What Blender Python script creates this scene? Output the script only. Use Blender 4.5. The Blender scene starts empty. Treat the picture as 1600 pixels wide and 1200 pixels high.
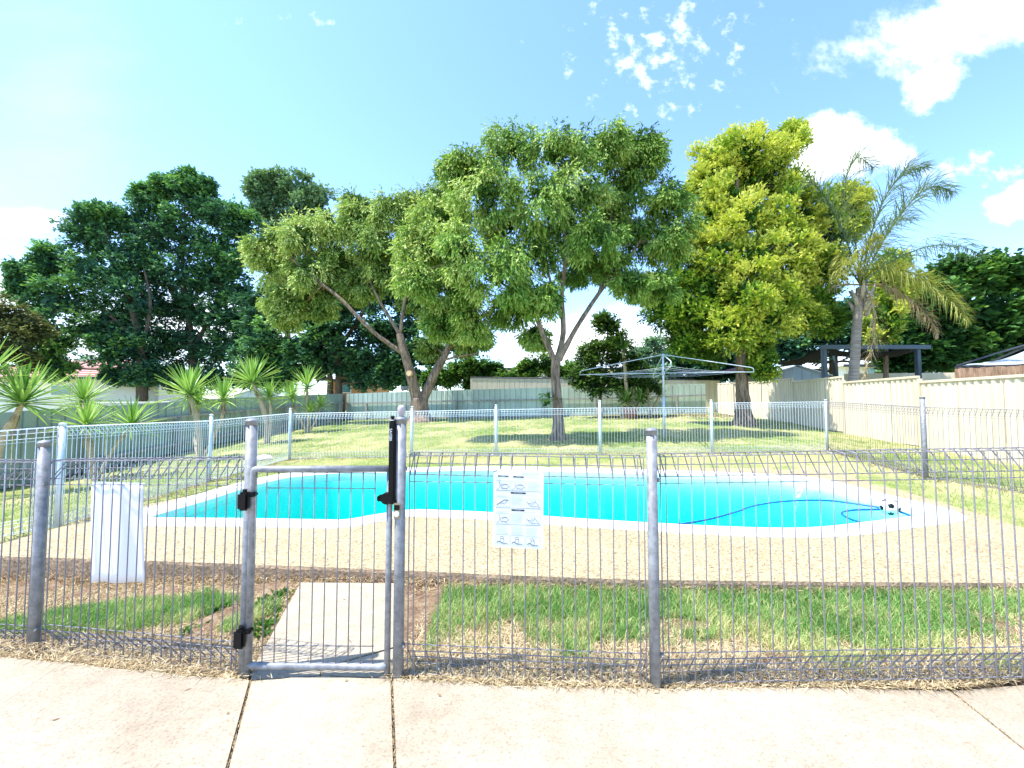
import bpy, bmesh, math, random
import numpy as np
from mathutils import Vector, geometry

random.seed(7)
rng = np.random.default_rng(11)
scene = bpy.context.scene
COL = scene.collection

# ------------------------------------------------------------------ camera
CAM_H, FPX, PITCH = 1.29, 640.0, math.atan(30 / 640)
cam_data = bpy.data.cameras.new('camera')
cam_data.lens = 36.0 * FPX / 1600.0
cam_data.sensor_width = 36.0
cam_data.clip_end = 3000
cam = bpy.data.objects.new('camera', cam_data)
COL.objects.link(cam)
cam.location = (0, 0, CAM_H)
cam.rotation_euler = (math.pi / 2 + PITCH, 0, 0)
scene.camera = cam

# ------------------------------------------------------------------ sky, sun, exposure
SUN_EL, SUN_AZ = math.radians(64), math.radians(257)      # azimuth clockwise from +Y: high, from the left along the fence line
world = bpy.data.worlds.new('World')
scene.world = world
world.use_nodes = True
wt = world.node_tree
wt.nodes.clear()


def wn(kind, **kw):
    n = wt.nodes.new(kind)
    for k, v in kw.items():
        setattr(n, k, v)
    return n


def wmath(op, a, b=None, c=None, clamp=False):
    n = wn('ShaderNodeMath', operation=op, use_clamp=clamp)
    for i, v in enumerate((a, b, c)):
        if v is None:
            continue
        if isinstance(v, (int, float)):
            n.inputs[i].default_value = v
        else:
            wt.links.new(v, n.inputs[i])
    return n.outputs[0]


sky = wn('ShaderNodeTexSky', sky_type='NISHITA')
sky.sun_disc = False
sky.sun_elevation = SUN_EL
sky.sun_rotation = SUN_AZ
sky.air_density, sky.dust_density, sky.ozone_density = 1.0, 0.3, 1.2
tc = wn('ShaderNodeTexCoord')
sep = wn('ShaderNodeSeparateXYZ')
wt.links.new(tc.outputs['Generated'], sep.inputs[0])
dx, dy, dz = sep.outputs
ysafe = wmath('MAXIMUM', dy, 0.08)
U = wmath('DIVIDE', dx, ysafe)
V = wmath('DIVIDE', dz, ysafe)
ahead = wmath('GREATER_THAN', dy, 0.1)
comb = wn('ShaderNodeCombineXYZ')
wt.links.new(U, comb.inputs[0])
wt.links.new(V, comb.inputs[1])


def wnoise(scale, detail, rough, vec, stretch=None):
    n = wn('ShaderNodeTexNoise')
    n.inputs['Scale'].default_value = scale
    n.inputs['Detail'].default_value = detail
    n.inputs['Roughness'].default_value = rough
    if stretch:
        mp = wn('ShaderNodeMapping')
        mp.inputs['Scale'].default_value = stretch
        wt.links.new(vec, mp.inputs['Vector'])
        vec = mp.outputs[0]
    wt.links.new(vec, n.inputs['Vector'])
    return n.outputs['Fac']


n_puff = wnoise(4.6, 10, 0.66, comb.outputs[0])
n_fine = wnoise(17, 8, 0.62, comb.outputs[0])
n_wisp = wnoise(3.2, 7, 0.6, comb.outputs[0], (1.0, 2.6, 1.0))


def blob(px, py, ax, ay, noise, lo, hi, amp, gain=1.0, slope=0.0):
    """soft elliptical cloud bank in direction space (u = x/y, v = z/y), broken up by noise"""
    u0, v0 = (px - 800) / 640, (630 - py) / 640
    du = wmath('SUBTRACT', U, u0)
    dv = wmath('ADD', wmath('SUBTRACT', V, v0), wmath('MULTIPLY', du, slope))
    a = wmath('DIVIDE', du, ax / 640)
    b = wmath('DIVIDE', dv, ay / 640)
    r = wmath('SQRT', wmath('ADD', wmath('MULTIPLY', a, a), wmath('MULTIPLY', b, b)))
    body = wmath('SUBTRACT', 1.0, r)
    f = wmath('ADD', body, wmath('MULTIPLY', wmath('SUBTRACT', noise, 0.5), amp))
    mr = wn('ShaderNodeMapRange', interpolation_type='SMOOTHSTEP')
    mr.inputs[1].default_value = lo
    mr.inputs[2].default_value = hi
    wt.links.new(f, mr.inputs[0])
    return wmath('MULTIPLY', mr.outputs[0], gain)


CLOUDS = [
    (1520, 8, 225, 100, n_puff, 0.10, 1.0, 2.8, 1.0, -0.28),
    (1495, 108, 84, 62, n_puff, 0.15, 0.9, 3.6, 0.9, -0.4),
    (1325, 232, 120, 72, n_puff, 0.08, 0.6, 2.6, 1.0, -0.12),
    (1520, 252, 170, 40, n_fine, 0.4, 1.6, 5.0, 0.55, 0.0),
    (1602, 308, 60, 34, n_puff, 0.2, 0.9, 4.0, 0.8, -0.3),
    (1045, 50, 180, 130, n_fine, 0.5, 2.1, 5.4, 0.95, 0.0),
    (440, 4, 150, 18, n_fine, 0.7, 1.6, 4.5, 0.5, 0.0),
    (50, 335, 120, 34, n_wisp, 0.1, 1.1, 2.4, 0.65, 0.0),
    (0, 460, 110, 70, n_wisp, 0.1, 0.9, 1.6, 0.85, 0.0),
    (70, 150, 170, 330, n_wisp, 0.0, 1.6, 1.4, 0.12, 0.0),
    (980, 540, 260, 75, n_wisp, 0.0, 0.75, 1.4, 0.95, 0.0),
    (250, 520, 420, 110, n_wisp, 0.1, 0.9, 1.6, 0.85, 0.0),
    (1600, 430, 130, 45, n_puff, 0.1, 0.8, 2.6, 0.8, 0.0),
]
tot = None
for c in CLOUDS:
    b = blob(*c)
    tot = b if tot is None else wmath('MAXIMUM', tot, b)
tot = wmath('MULTIPLY', tot, ahead, clamp=True)
behind = wnoise(2.4, 8, 0.6, tc.outputs['Generated'])
mrb = wn('ShaderNodeMapRange', interpolation_type='SMOOTHSTEP')
mrb.inputs[1].default_value, mrb.inputs[2].default_value = 0.56, 0.72
wt.links.new(behind, mrb.inputs[0])
back = wmath('MULTIPLY', mrb.outputs[0], wmath('SUBTRACT', 1.0, ahead))
tot = wmath('ADD', tot, back, clamp=True)
mixc = wn('ShaderNodeMixRGB')
wt.links.new(tot, mixc.inputs[0])
tint = wn('ShaderNodeMixRGB', blend_type='MULTIPLY')
tint.inputs[0].default_value = 1.0
tint.inputs[2].default_value = (0.88, 1.03, 1.24, 1)      # phone-camera cyan cast of this clear sky
wt.links.new(sky.outputs[0], tint.inputs[1])
wt.links.new(tint.outputs[0], mixc.inputs[1])
mixc.inputs[2].default_value = (5.6, 5.75, 6.0, 1)
bg = wn('ShaderNodeBackground')
bg.inputs['Strength'].default_value = 0.15
wt.links.new(mixc.outputs[0], bg.inputs[0])
wo = wn('ShaderNodeOutputWorld')
wt.links.new(bg.outputs[0], wo.inputs[0])

sun_data = bpy.data.lights.new('sun', 'SUN')
sun_data.energy = 3.7
sun_data.angle = math.radians(0.53)
sun_data.color = (1.0, 0.95, 0.87)
sun = bpy.data.objects.new('sun', sun_data)
COL.objects.link(sun)
sdir = Vector((math.sin(SUN_AZ) * math.cos(SUN_EL), math.cos(SUN_AZ) * math.cos(SUN_EL), math.sin(SUN_EL)))
sun.rotation_euler = sdir.to_track_quat('Z', 'Y').to_euler()
sun.location = sdir * 60

scene.render.engine = 'CYCLES'
scene.view_settings.view_transform = 'Standard'
scene.view_settings.look = 'None'
scene.view_settings.gamma = 1.0
scene.view_settings.use_curve_mapping = False
scene.view_settings.exposure = 1.47
scene.cycles.max_bounces = 8
scene.cycles.transparent_max_bounces = 16
scene.cycles.caustics_refractive = False
scene.cycles.caustics_reflective = False

# ------------------------------------------------------------------ layout helpers
CP, SP = math.cos(PITCH), math.sin(PITCH)


def ray(px, py):
    a, b = (px - 800) / FPX, (600 - py) / FPX
    return np.array([a, CP - b * SP, SP + b * CP])


def onz(px, py, z=0.0):
    d = ray(px, py)
    t = (z - CAM_H) / d[2]
    return Vector((d[0] * t, d[1] * t, z))


def ony(px, py, y):
    d = ray(px, py)
    t = y / d[1]
    return Vector((d[0] * t, y, CAM_H + d[2] * t))


# smooth ground through surveyed spots (x, y, z): thin-plate spline
GP = np.array([
    (-0.5, 2.1, 0), (1.5, 2.1, 0), (3, 2.1, .03), (7, 2.1, .06), (-2.5, 2.4, -.06), (-5.5, 2.6, -.1),
    (0, 2.85, -.02), (3, 2.8, -.01), (6, 2.8, .0), (-1.2, 2.9, -.03), (-3, 3.2, -.11), (-5, 3.4, -.12),
    (-5.0, 4.35, -.02), (-5.25, 7.1, -.07), (-5.0, 9.2, .0), (-2.3, 9.2, .05), (-.36, 9.29, .1), (1.94, 9, .15),
    (4.5, 9.24, .15), (7.07, 9.18, .18), (6.56, 6.56, .08), (6.4, 5, .03), (9.5, 4.5, -.02), (10.1, 8.1, .06),
    (10.7, 10.7, .17), (11.0, 13.6, .3), (11.5, 16.7, .47), (12, 19.9, .58), (10.5, 21.8, .71), (-1, 22.3, .45), (-10, 24.4, .26),
    (-9.9, 8.2, -.4), (-10.4, 16, -.05), (1.4, 12.2, .22), (0, 16, .32), (-4.5, 20.5, .36),
    (0, -4, 0), (-6, -4, 0), (6, -4, 0), (30, 10, .2), (-30, 10, -.3), (-40, 60, .5), (0, 60, .7), (40, 60, .8), (-25, 30, .2), (25, 30, .7)], dtype=float)


def _tps():
    P = GP[:, :2]
    d = np.linalg.norm(P[:, None] - P[None], axis=2)
    K = np.where(d > 1e-9, d * d * np.log(d + 1e-12), 0) + np.eye(len(P)) * 0.02
    A = np.hstack([np.ones((len(P), 1)), P])
    M = np.block([[K, A], [A.T, np.zeros((3, 3))]])
    return np.linalg.solve(M, np.concatenate([GP[:, 2], np.zeros(3)]))


TPS = _tps()


def zts(x, y):
    x = np.asarray(x, float)
    y = np.asarray(y, float)
    xs, ys = np.clip(x, -40, 40), np.clip(y, -4, 60)
    d = np.sqrt((xs[..., None] - GP[:, 0]) ** 2 + (ys[..., None] - GP[:, 1]) ** 2)
    K = np.where(d > 1e-9, d * d * np.log(d + 1e-12), 0)
    return K @ TPS[:-3] + TPS[-3] + TPS[-2] * xs + TPS[-1] * ys


def zt(x, y):
    return float(zts(np.array([x]), np.array([y]))[0])


def ont(px, py):
    z = 0.1
    for _ in range(12):
        p = onz(px, py, min(z, 1.2))
        z = 0.5 * z + 0.5 * zt(p.x, p.y)
    return onz(px, py, min(z, 1.2))


# ------------------------------------------------------------------ object helpers
WLOC = {}


def tag(o, label=None, cat=None, group=None, kind=None):
    if label: o['label'] = label
    if cat: o['category'] = cat
    if group: o['group'] = group
    if kind: o['kind'] = kind
    return o


def link(o, parent=None, loc=(0, 0, 0)):
    COL.objects.link(o)
    loc = Vector(loc)
    WLOC[o.name] = loc
    if parent is not None:
        o.parent = parent
        o.location = loc - WLOC[parent.name]
    else:
        o.location = loc
    return o


def thing(name, loc, label, cat, group=None, kind=None):
    o = bpy.data.objects.new(name, None)
    o.empty_display_size = 0.1
    link(o, None, loc)
    return tag(o, label, cat, group, kind)


class MB:
    def __init__(s):
        s.v, s.f, s.sm = [], [], []

    def add(s, vs, fs, smooth=False):
        n = len(s.v)
        s.v.extend([tuple(v) for v in vs])
        s.f.extend([tuple(i + n for i in f) for f in fs])
        s.sm.extend([smooth] * len(fs))

    def box(s, c, sz, rz=0.0, tilt=None):
        hx, hy, hz = sz[0] / 2, sz[1] / 2, sz[2] / 2
        ca, sa = math.cos(rz), math.sin(rz)
        vs = []
        for x, y, z in ((-1, -1, -1), (1, -1, -1), (1, 1, -1), (-1, 1, -1), (-1, -1, 1), (1, -1, 1), (1, 1, 1), (-1, 1, 1)):
            X, Y, Z = x * hx, y * hy, z * hz
            vs.append((c[0] + X * ca - Y * sa, c[1] + X * sa + Y * ca, c[2] + Z))
        s.add(vs, [(0, 3, 2, 1), (4, 5, 6, 7), (0, 1, 5, 4), (1, 2, 6, 5), (2, 3, 7, 6), (3, 0, 4, 7)])

    def bbox_bev(s, c, sz, rz=0.0, b=0.004):
        """box with chamfered vertical and top/bottom edges"""
        bm = bmesh.new()
        bmesh.ops.create_cube(bm, size=1)
        for v in bm.verts:
            v.co = Vector((v.co.x * sz[0], v.co.y * sz[1], v.co.z * sz[2]))
        bmesh.ops.bevel(bm, geom=bm.edges[:], offset=b, segments=2, affect='EDGES')
        ca, sa = math.cos(rz), math.sin(rz)
        bm.verts.index_update()
        s.add([(c[0] + v.co.x * ca - v.co.y * sa, c[1] + v.co.x * sa + v.co.y * ca, c[2] + v.co.z) for v in bm.verts],
              [[v.index for v in f.verts] for f in bm.faces])
        bm.free()

    def tube(s, path, rad, n=8, cap=True, smooth=True, rough=0.0):
        path = [Vector(p) for p in path]
        if not isinstance(rad, (list, tuple)):
            rad = [rad] * len(path)
        base = len(s.v)
        prev = None
        for i, p in enumerate(path):
            a = path[max(i - 1, 0)]
            b = path[min(i + 1, len(path) - 1)]
            t = (b - a)
            if t.length < 1e-9:
                t = Vector((0, 0, 1))
            t.normalize()
            if prev is None:
                up = Vector((0, 0, 1)) if abs(t.z) < 0.9 else Vector((0, 1, 0))
                u = t.cross(up).normalized()
            else:
                u = (prev - t * prev.dot(t))
                if u.length < 1e-6:
                    u = t.orthogonal()
                u.normalize()
            prev = u
            w = t.cross(u)
            for k in range(n):
                an = 2 * math.pi * k / n
                r = rad[i] * (1 + (random.uniform(-rough, rough) if rough else 0))
                s.v.append(tuple(p + (u * math.cos(an) + w * math.sin(an)) * r))
        for i in range(len(path) - 1):
            for k in range(n):
                k2 = (k + 1) % n
                s.f.append((base + i * n + k, base + i * n + k2, base + (i + 1) * n + k2, base + (i + 1) * n + k))
                s.sm.append(smooth)
        if cap:
            s.f.append(tuple(base + k for k in range(n))[::-1])
            s.f.append(tuple(base + (len(path) - 1) * n + k for k in range(n)))
            s.sm += [False, False]

    def lathe(s, c, prof, n=12, smooth=True):
        base = len(s.v)
        for r, z in prof:
            for k in range(n):
                a = 2 * math.pi * k / n
                s.v.append((c[0] + r * math.cos(a), c[1] + r * math.sin(a), c[2] + z))
        for i in range(len(prof) - 1):
            for k in range(n):
                k2 = (k + 1) % n
                s.f.append((base + i * n + k, base + i * n + k2, base + (i + 1) * n + k2, base + (i + 1) * n + k))
                s.sm.append(smooth)
        s.f.append(tuple(base + k for k in range(n))[::-1])
        s.f.append(tuple(base + (len(prof) - 1) * n + k for k in range(n)))
        s.sm += [False, False]

    def prism(s, pts, z0, z1):
        """vertical prism from an xy polygon (z0 / z1 numbers or per-vertex lists)"""
        n = len(pts)
        a = z0 if isinstance(z0, (list, tuple)) else [z0] * n
        b = z1 if isinstance(z1, (list, tuple)) else [z1] * n
        ar = sum(pts[i][0] * pts[(i + 1) % n][1] - pts[(i + 1) % n][0] * pts[i][1] for i in range(n))
        order = list(range(n)) if ar > 0 else list(range(n))[::-1]
        vs = [(pts[i][0], pts[i][1], a[i]) for i in order] + [(pts[i][0], pts[i][1], b[i]) for i in order]
        fs = [tuple(range(n))[::-1], tuple(range(n, 2 * n))]
        for i in range(n):
            j = (i + 1) % n
            fs.append((i, j, n + j, n + i))
        s.add(vs, fs)

    def quad(s, a, b, c, d):
        s.add([a, b, c, d], [(0, 1, 2, 3)])

    def mesh(s, name, mat, origin=(0, 0, 0)):
        me = bpy.data.meshes.new(name)
        o = Vector(origin)
        me.from_pydata([(v[0] - o.x, v[1] - o.y, v[2] - o.z) for v in s.v], [], s.f)
        me.polygons.foreach_set('use_smooth', s.sm)
        if mat: me.materials.append(mat)
        me.update()
        return me

    def build(s, name, mat, parent=None, loc=None):
        if loc is None:
            loc = WLOC[parent.name] if parent is not None else Vector((0, 0, 0))
        o = bpy.data.objects.new(name, s.mesh(name, mat, loc))
        return link(o, parent, loc)


# ------------------------------------------------------------------ materials
def mat_new(name):
    m = bpy.data.materials.new(name)
    m.use_nodes = True
    nt = m.node_tree
    b = nt.nodes['Principled BSDF']
    return m, nt, b


def setp(b, **kw):
    names = {'rough': 'Roughness', 'metal': 'Metallic', 'spec': 'Specular IOR Level', 'color': 'Base Color'}
    for k, v in kw.items():
        b.inputs[names[k]].default_value = v


def nz(nt, scale, detail=4, rough=0.55, stretch=None, coord='Object'):
    t = nt.nodes.new('ShaderNodeTexCoord')
    n = nt.nodes.new('ShaderNodeTexNoise')
    n.inputs['Scale'].default_value = scale
    n.inputs['Detail'].default_value = detail
    n.inputs['Roughness'].default_value = rough
    src = t.outputs[coord]
    if stretch:
        mp = nt.nodes.new('ShaderNodeMapping')
        mp.inputs['Scale'].default_value = stretch
        nt.links.new(src, mp.inputs[0])
        src = mp.outputs[0]
    nt.links.new(src, n.inputs['Vector'])
    return n.outputs['Fac']


def ramp(nt, fac, stops):
    r = nt.nodes.new('ShaderNodeValToRGB')
    el = r.color_ramp.elements
    while len(el) < len(stops):
        el.new(0.5)
    for e, (p, c) in zip(el, stops):
        e.position = p
        e.color = (*c, 1) if len(c) == 3 else c
    nt.links.new(fac, r.inputs[0])
    return r.outputs[0]


def mixn(nt, fac, a, b, mode='MIX'):
    m = nt.nodes.new('ShaderNodeMixRGB')
    m.blend_type = mode
    for i, v in enumerate((fac, a, b)):
        if isinstance(v, (int, float)):
            m.inputs[i].default_value = v
        elif isinstance(v, tuple):
            m.inputs[i].default_value = (*v, 1)
        else:
            nt.links.new(v, m.inputs[i])
    return m.outputs[0]


def bump(nt, b, h, strength=0.3, dist=0.02):
    bp = nt.nodes.new('ShaderNodeBump')
    bp.inputs['Strength'].default_value = strength
    bp.inputs['Distance'].default_value = dist
    nt.links.new(h, bp.inputs['Height'])
    nt.links.new(bp.outputs[0], b.inputs['Normal'])


def simple(name, c, rough=0.6, metal=0.0, var=0.18, scale=6.0, spec=0.4, stretch=None, bmp=0.0, coord='Object', objvar=0.0):
    m, nt, b = mat_new(name)
    f = nz(nt, scale, 5, 0.6, stretch, coord)
    lo = tuple(max(0, x * (1 - var)) for x in c)
    hi = tuple(min(1, x * (1 + var)) for x in c)
    col = ramp(nt, f, [(0.3, lo), (0.7, hi)])
    if objvar:
        oi = nt.nodes.new('ShaderNodeObjectInfo')
        col = mixn(nt, 1.0, col, ramp(nt, oi.outputs['Random'], [(0.0, (1 - objvar,) * 3), (1.0, (1.0, 1.0, 1.0))]), 'MULTIPLY')
        # rain streaks and grime
        col = mixn(nt, 0.6, col, ramp(nt, nz(nt, 3.0, 6, 0.7, (1, 1, 0.12)), [(0.3, (0.72, 0.68, 0.62)), (0.55, (1, 1, 1))]), 'MULTIPLY')
    nt.links.new(col, b.inputs['Base Color'])
    setp(b, rough=rough, metal=metal, spec=spec)
    if bmp: bump(nt, b, f, bmp)
    return m


def leafmat(name, stops, trans=0.25, rough=0.5):
    m, nt, b = mat_new(name)
    at = nt.nodes.new('ShaderNodeAttribute')
    at.attribute_name = 'tone'
    c = ramp(nt, at.outputs['Fac'], stops)
    nt.links.new(c, b.inputs['Base Color'])
    setp(b, rough=rough, spec=0.15)
    tr = nt.nodes.new('ShaderNodeBsdfTranslucent')
    nt.links.new(mixn(nt, 1.0, c, (1.0, 1.05, 0.6), 'MULTIPLY'), tr.inputs['Color'])
    mx = nt.nodes.new('ShaderNodeMixShader')
    mx.inputs[0].default_value = trans
    nt.links.new(b.outputs[0], mx.inputs[1])
    nt.links.new(tr.outputs[0], mx.inputs[2])
    nt.links.new(mx.outputs[0], nt.nodes['Material Output'].inputs['Surface'])
    return m


# galvanised steel
m, nt, b = mat_new('galvanised_steel')
f1 = nz(nt, 28, 4, 0.6)
f2 = nz(nt, 5, 5, 0.65, (1, 1, 0.35))
c = mixn(nt, 0.5, ramp(nt, f1, [(0.35, (0.12, 0.125, 0.13)), (0.65, (0.36, 0.37, 0.385))]),
         ramp(nt, f2, [(0.3, (0.10, 0.105, 0.11)), (0.7, (0.36, 0.37, 0.385))]))
nt.links.new(c, b.inputs['Base Color'])
setp(b, rough=0.55, metal=0.2)
GALV = m
WIRE = simple('galvanised_wire', (0.20, 0.195, 0.215), 0.55, 0.1, 0.15, 30)
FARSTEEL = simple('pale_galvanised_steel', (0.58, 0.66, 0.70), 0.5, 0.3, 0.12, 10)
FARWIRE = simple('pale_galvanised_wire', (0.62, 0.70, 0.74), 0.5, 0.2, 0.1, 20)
BLACKP = simple('black_plastic', (0.005, 0.005, 0.006), 0.4, 0, 0.3, 20, 0.2)
WHITEP = simple('white_plastic', (0.80, 0.81, 0.86), 0.45, 0, 0.03, 3)
GREYP = simple('weathered_grey_resin', (0.42, 0.38, 0.38), 0.7, 0, 0.2, 30)
INK = simple('black_ink', (0.03, 0.03, 0.035), 0.6, 0, 0.1, 20)
PALEINK = simple('faded_grey_ink', (0.50, 0.53, 0.55), 0.6, 0, 0.1, 20)
MIDINK = simple('grey_ink', (0.22, 0.24, 0.26), 0.6, 0, 0.1, 20)

# concrete pavement
m, nt, b = mat_new('pavement_concrete')
f1 = nz(nt, 1.3, 6, 0.62)
f2 = nz(nt, 90, 3, 0.7)
f3 = nz(nt, 9, 6, 0.7)
c = ramp(nt, f1, [(0.25, (0.30, 0.25, 0.18)), (0.45, (0.40, 0.35, 0.265)), (0.75, (0.46, 0.41, 0.32))])
c = mixn(nt, 0.55, c, ramp(nt, f3, [(0.3, (0.70, 0.64, 0.61)), (0.65, (1, 1, 1))]), 'MULTIPLY')
c = mixn(nt, 0.7, c, ramp(nt, f2, [(0.32, (0.55, 0.50, 0.47)), (0.5, (1, 1, 1))]), 'MULTIPLY')
oi = nt.nodes.new('ShaderNodeObjectInfo')
c = mixn(nt, 1.0, c, ramp(nt, oi.outputs['Random'], [(0.0, (0.88, 0.87, 0.86)), (1.0, (1.02, 1.02, 1.0))]), 'MULTIPLY')
c = mixn(nt, 0.5, c, ramp(nt, nz(nt, 0.6, 6, 0.7), [(0.36, (0.66, 0.62, 0.58)), (0.55, (1, 1, 1))]), 'MULTIPLY')
nt.links.new(c, b.inputs['Base Color'])
setp(b, rough=0.85, spec=0.2)
bump(nt, b, mixn(nt, 0.5, f2, f3), 0.35, 0.006)
CONC = m

# exposed aggregate pool deck
m, nt, b = mat_new('exposed_aggregate')
t = nt.nodes.new('ShaderNodeTexCoord')
vo = nt.nodes.new('ShaderNodeTexVoronoi')
vo.inputs['Scale'].default_value = 85
nt.links.new(t.outputs['Object'], vo.inputs['Vector'])
sepc = nt.nodes.new('ShaderNodeSeparateColor')
nt.links.new(vo.outputs['Color'], sepc.inputs[0])
c = ramp(nt, sepc.outputs[0], [(0.0, (0.15, 0.11, 0.075)), (0.16, (0.28, 0.22, 0.125)), (0.5, (0.39, 0.315, 0.18)), (1.0, (0.47, 0.395, 0.25))])
c = mixn(nt, 0.45, c, ramp(nt, nz(nt, 1.6, 5, 0.6), [(0.3, (0.72, 0.68, 0.62)), (0.65, (1, 1, 1))]), 'MULTIPLY')
nt.links.new(c, b.inputs['Base Color'])
setp(b, rough=0.8, spec=0.25)
bump(nt, b, vo.outputs['Distance'], 0.5, 0.006)
AGG = m
m = simple('dirty_aggregate_edge', (0.36, 0.26, 0.17), 0.95, 0, 0.5, 45, 0.1, None, 0.8)
AGGEDGE = m
COPING = simple('white_coping', (0.78, 0.78, 0.76), 0.55, 0, 0.04, 4)
SHELL = simple('pool_shell', (0.42, 0.86, 0.85), 0.5, 0, 0.05, 1.2)

# ground: lawn / soil, one sheet
m, nt, b = mat_new('lawn_ground')
g1 = nz(nt, 0.55, 5, 0.6)
g2 = nz(nt, 7, 6, 0.7)
g3 = nz(nt, 55, 4, 0.7)
green = ramp(nt, g2, [(0.3, (0.13, 0.20, 0.05)), (0.55, (0.23, 0.30, 0.085)), (0.8, (0.36, 0.38, 0.15))])
dry = ramp(nt, g2, [(0.3, (0.40, 0.37, 0.16)), (0.6, (0.54, 0.49, 0.26)), (0.85, (0.60, 0.54, 0.34))])
c = mixn(nt, ramp(nt, g1, [(0.40, (0, 0, 0)), (0.62, (1, 1, 1))]), green, dry)
c = mixn(nt, 0.6, c, ramp(nt, g3, [(0.3, (0.5, 0.5, 0.48)), (0.6, (1, 1, 1))]), 'MULTIPLY')
nt.links.new(c, b.inputs['Base Color'])
setp(b, rough=0.95, spec=0.05)
bump(nt, b, mixn(nt, 0.5, g2, g3), 0.8, 0.05)
LAWN = m
m, nt, b = mat_new('bare_soil')
g2 = nz(nt, 14, 6, 0.7)
g3 = nz(nt, 70, 5, 0.75)
c = ramp(nt, g2, [(0.3, (0.15, 0.09, 0.06)), (0.5, (0.30, 0.205, 0.125)), (0.72, (0.48, 0.38, 0.24))])
c = mixn(nt, 0.8, c, ramp(nt, g3, [(0.3, (0.35, 0.3, 0.28)), (0.6, (1, 1, 1))]), 'MULTIPLY')
nt.links.new(c, b.inputs['Base Color'])
setp(b, rough=1.0, spec=0.03)
bump(nt, b, mixn(nt, 0.5, g2, g3), 1.0, 0.03)
SOIL = m

GRASS = leafmat('grass_blade', [(0.0, (0.10, 0.25, 0.05)), (0.4, (0.20, 0.39, 0.10)), (0.65, (0.38, 0.49, 0.17)), (1.0, (0.66, 0.58, 0.30))], 0.3)
STRAW = leafmat('dry_straw', [(0.0, (0.20, 0.12, 0.07)), (0.35, (0.46, 0.35, 0.19)), (1.0, (0.74, 0.64, 0.42))], 0.15, 0.8)
TURF = leafmat('turf_blade', [(0.0, (0.11, 0.21, 0.045)), (0.4, (0.23, 0.34, 0.085)), (0.7, (0.45, 0.47, 0.17)), (1.0, (0.66, 0.60, 0.30))], 0.3)

BARK = simple('grey_bark', (0.23, 0.17, 0.125), 0.95, 0, 0.7, 11, 0.1, (1, 1, 0.22), 1.0)
BARKD = simple('dark_bark', (0.11, 0.085, 0.065), 0.95, 0, 0.45, 12, 0.1, (1, 1, 0.25), 1.0)
BARKP = simple('palm_bark', (0.34, 0.29, 0.25), 0.9, 0, 0.35, 9, 0.1, (0.3, 0.3, 3.0), 0.8)
STEMY = simple('yucca_stem_bark', (0.52, 0.42, 0.29), 0.9, 0, 0.35, 22, 0.1, (1, 1, 2.5), 0.8)
CUTWOOD = simple('fresh_cut_wood', (0.58, 0.42, 0.24), 0.8)

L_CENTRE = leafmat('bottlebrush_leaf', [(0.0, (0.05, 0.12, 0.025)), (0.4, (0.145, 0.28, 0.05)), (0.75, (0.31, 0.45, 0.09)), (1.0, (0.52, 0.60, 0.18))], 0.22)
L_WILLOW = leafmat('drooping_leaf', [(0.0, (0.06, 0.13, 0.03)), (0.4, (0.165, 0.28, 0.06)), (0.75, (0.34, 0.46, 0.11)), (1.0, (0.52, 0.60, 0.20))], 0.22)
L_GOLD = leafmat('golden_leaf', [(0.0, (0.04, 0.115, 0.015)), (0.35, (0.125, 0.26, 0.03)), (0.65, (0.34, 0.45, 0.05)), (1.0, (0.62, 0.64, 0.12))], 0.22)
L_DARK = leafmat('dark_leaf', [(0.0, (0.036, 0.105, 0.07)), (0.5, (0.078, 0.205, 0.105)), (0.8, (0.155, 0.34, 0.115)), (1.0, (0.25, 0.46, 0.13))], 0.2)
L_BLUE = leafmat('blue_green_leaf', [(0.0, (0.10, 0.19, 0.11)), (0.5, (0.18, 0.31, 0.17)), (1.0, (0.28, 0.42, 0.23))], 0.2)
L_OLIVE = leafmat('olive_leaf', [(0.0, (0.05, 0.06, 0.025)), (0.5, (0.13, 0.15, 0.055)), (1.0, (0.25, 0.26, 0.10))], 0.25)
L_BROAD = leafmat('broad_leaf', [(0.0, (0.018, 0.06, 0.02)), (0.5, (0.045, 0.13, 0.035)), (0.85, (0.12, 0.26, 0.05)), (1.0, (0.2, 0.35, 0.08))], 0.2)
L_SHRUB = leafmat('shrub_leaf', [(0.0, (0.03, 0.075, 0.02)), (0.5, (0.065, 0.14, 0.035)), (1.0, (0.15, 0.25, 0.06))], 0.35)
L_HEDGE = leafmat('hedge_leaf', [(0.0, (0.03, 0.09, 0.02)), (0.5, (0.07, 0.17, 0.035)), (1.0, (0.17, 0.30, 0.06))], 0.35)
P_GREEN = leafmat('palm_leaflet', [(0.0, (0.09, 0.15, 0.09)), (1.0, (0.20, 0.27, 0.16))], 0.35)
P_YELLOW = leafmat('yellowing_palm_leaflet', [(0.0, (0.20, 0.24, 0.05)), (1.0, (0.42, 0.42, 0.12))], 0.35)
P_DEAD = leafmat('dead_palm_leaflet', [(0.0, (0.33, 0.24, 0.13)), (1.0, (0.52, 0.40, 0.24))], 0.2)


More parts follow.
